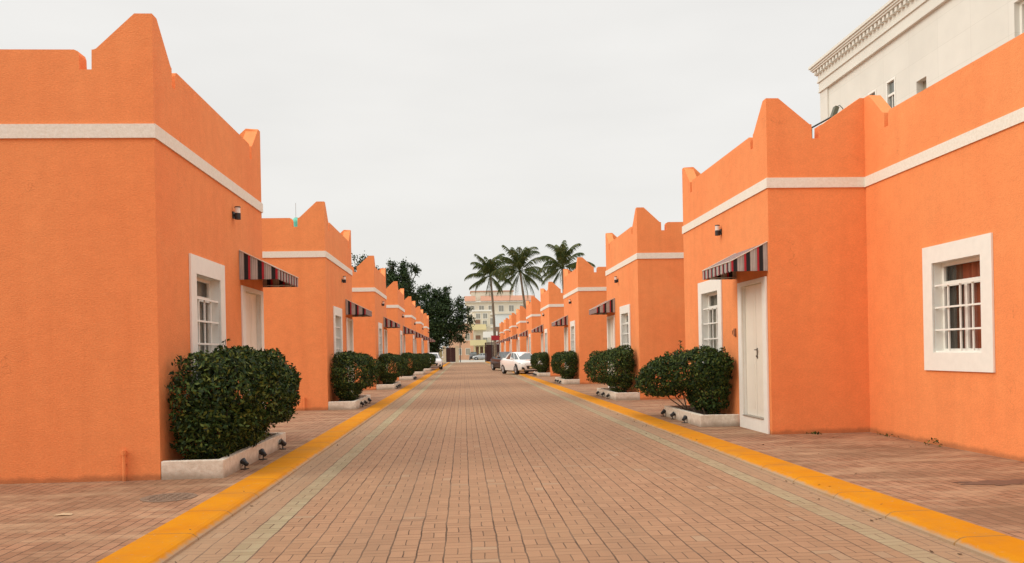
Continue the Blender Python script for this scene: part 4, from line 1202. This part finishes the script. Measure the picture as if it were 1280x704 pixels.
    def shape(name, pts, th, mat_):
        g = MB(); kk = len(pts); g.v = [tuple(p) for p in pts] + [tuple(Vector(p) - Vector(th)) for p in pts]
        g.f = [tuple(range(kk)), tuple(reversed(range(kk, 2 * kk)))] + [(i, (i + 1) % kk, kk + (i + 1) % kk, kk + i) for i in range(kk)]
        return g.build(name, mat_, root)
    for sy in (-1, 1):
        shape('headlight', [(2.262 * k, sy * .50 * q, .60 * hf), (2.16 * k, sy * .74 * q, .655 * hf), (1.88 * k, sy * .862 * q, .74 * hf), (1.93 * k, sy * .83 * q, .765 * hf), (2.16 * k, sy * .66 * q, .735 * hf), (2.262 * k, sy * .49 * q, .655 * hf)], (.05, sy * .02, 0), HEADL)
        shape('fog_lamp', [(2.27 * k, sy * .54 * q, .30), (2.20 * k, sy * .73 * q, .33), (2.20 * k, sy * .73 * q, .49), (2.272 * k, sy * .60 * q, .45)], (.06, 0, 0), BLACK)
        shape('tail_light', [(-2.285 * k, sy * .5 * q, .82 * hf), (-2.24 * k, sy * .77 * q, .82 * hf), (-2.24 * k, sy * .77 * q, .94 * hf), (-2.285 * k, sy * .5 * q, .94 * hf)], (-.06, 0, 0), RED)
        mm = MB(); mm.tube([(.86 * k, sy * .86 * q, .99 * hf), (.84 * k, sy * .95 * q, 1.03 * hf), (.80 * k, sy * 1.06 * q, 1.03 * hf)], [.03, .075, .055], 8); mm.build('side_mirror', mat, root, smooth=True)
    shape('grille', [(2.295 * k, -.40 * q, .36), (2.295 * k, .40 * q, .36), (2.285 * k, .46 * q, .56 * hf), (2.285 * k, -.46 * q, .56 * hf)], (.05, 0, 0), BLACK)
    shape('number_plate', [(2.305 * k, -.26, .40), (2.305 * k, .26, .40), (2.305 * k, .26, .50), (2.305 * k, -.26, .50)], (.008, 0, 0), F_YEL)
    bp = MB(); bp.box(2.18 * k, 2.278 * k, -.6 * q, .6 * q, .20, .27); bp.build('bumper_lip', BLACK, root)
    return root
PW_ = paint('white_car_paint', (.80, .79, .76)); PD_ = paint('dark_car_paint', (.006, .005, .008), coat=.08); PS_ = paint('silver_car_paint', (.42, .42, .42), .5); PK_ = paint('black_car_paint', (.012, .013, .013))
HD = lambda deg: R_(-90 + deg)
car('parked_car', 'white sedan parked at a slant with its nose toward a boxy shrub', (3.85, 55.9, RZ + .03), HD(15), PW_)
car('parked_car', 'dark sedan parked just behind the white sedan', (3.55, 68.3, RZ + .03), HD(14), PD_, H=1.50)
car('parked_car', 'white hatchback facing out beside the row that ends at the dark tree', (-2.95, 78.7, RZ + .03), HD(4), PW_, L=4.4, H=1.56, wr=.34, suv=True)
car('parked_car', 'black tall car far down the street below the salmon block', (2.2, 186, RZ), HD(0), PK_, L=4.7, H=1.8, Wd=1.25 * 1.5, wr=.38, suv=True)
car('parked_car', 'silver car parked crosswise before the yellow balconies', (4.0, 183, RZ), R_(185), PS_, L=4.2)

# ------------------------------------------------------------------ small things on the ground
mb = MB(); N = 22
mb.add([(.30 * math.cos(2 * math.pi * k / N), .30 * math.sin(2 * math.pi * k / N), .004) for k in range(N)], [tuple(range(N))])
IRON = simple('rusty_iron', (.20, .13, .085), .8, var=.3, scale=30, bump=.5, bscale=60)
mb = MB(); mb.tube([(0, 0, -.02), (0, 0, .006)], [.27, .27], 24)
for a in range(6):
    for b in range(6):
        x, y = (a - 2.5) * .07, (b - 2.5) * .07
        if x * x + y * y < .05: mb.box(x - .02, x + .02, y - .02, y + .02, .006, .010)
o = mb.build('manhole_cover', IRON, None, (-3.0, 8.68, 0)); tag(o, 'round worn manhole cover in the paving before the big planter', 'manhole cover')
mb = MB(); vs = [(-.10, -.03, .004), (.0, -.045, .012), (.11, -.02, .006), (.10, .05, .010), (-.02, .06, .016), (-.09, .045, .006)]
mb.v = vs + [(x, y, z - .003) for x, y, z in vs]; mb.f = [tuple(range(6)), tuple(reversed(range(6, 12)))] + [(i, (i + 1) % 6, 6 + (i + 1) % 6, 6 + i) for i in range(6)]
o = mb.build('paper_scrap', simple('tan_paper', (.50, .36, .22), .8), None, (-3.66, 7.85, 0)); o.scale = (.75, .75, 1); tag(o, 'crumpled pale paper scrap lying on the red paving', 'litter')
# oil/water stain on the right pavement: a thin irregular film
STAIN = simple('damp_stain', (.13, .07, .045), .6, var=.2)
mb = MB(); rr = random.Random(4); N = 40; vs = []
for k in range(N):
    a = 2 * math.pi * k / N; r = 1 + .35 * math.sin(3 * a + 1) * math.sin(5 * a) + rr.uniform(-.12, .12)
    vs.append((.42 * r * math.cos(a) + .1 * math.sin(2 * a), .16 * r * math.sin(a), .0035))
mb.v = vs; mb.f = [tuple(range(N))]
o = mb.build('stain', STAIN, None, (5.42, 8.15, 0)); tag(o, kind='structure')
# weeds at the foot of the walls
def weed(x, y, label, seed, h=.09, n=26):
    rng = np.random.default_rng(seed)
    P = np.stack([rng.normal(0, .06, n), rng.normal(0, .10, n), rng.uniform(.01, h, n)], 1)
    o = leaves_mesh('weed', P, np.tile([[0, 0, 1.0]], (n, 1)), .05, rng, LEAF_SHRUB); o.location = (x, y, 0)
    tag(o, label, 'weed', 'weeds along the walls')
weed(6.46, 11.25, 'small green weed at the foot of the recessed wall below its window', 51, .10, 34)
weed(5.6, 13.20, 'low weeds at the foot of the narrow return wall', 52, .04, 40)
weed(6.45, 12.6, 'tiny weed near the inner wall corner', 53, .05, 22)
# fallen dry leaves
DRY = simple('dry_leaf', (.10, .055, .025), .9)
rng = np.random.default_rng(9); n = 170
side = rng.random(n)
xs = np.where(side < .4, rng.normal(3.45, .12, n), np.where(side < .62, rng.normal(-2.12, .1, n), np.where(side < .85, rng.uniform(4.2, 6.3, n), rng.uniform(-5, -2.8, n))))
ys = rng.uniform(5, 22, n); zz = np.where((xs > -2.2) & (xs < 3.55), RZ + .01, .012)
o = leaves_mesh('fallen_leaves', np.stack([xs, ys, zz], 1), np.tile([[0, 0, 1.0]], (n, 1)), .045, rng, DRY, None, .5, 0, .25); tag(o, kind='stuff')
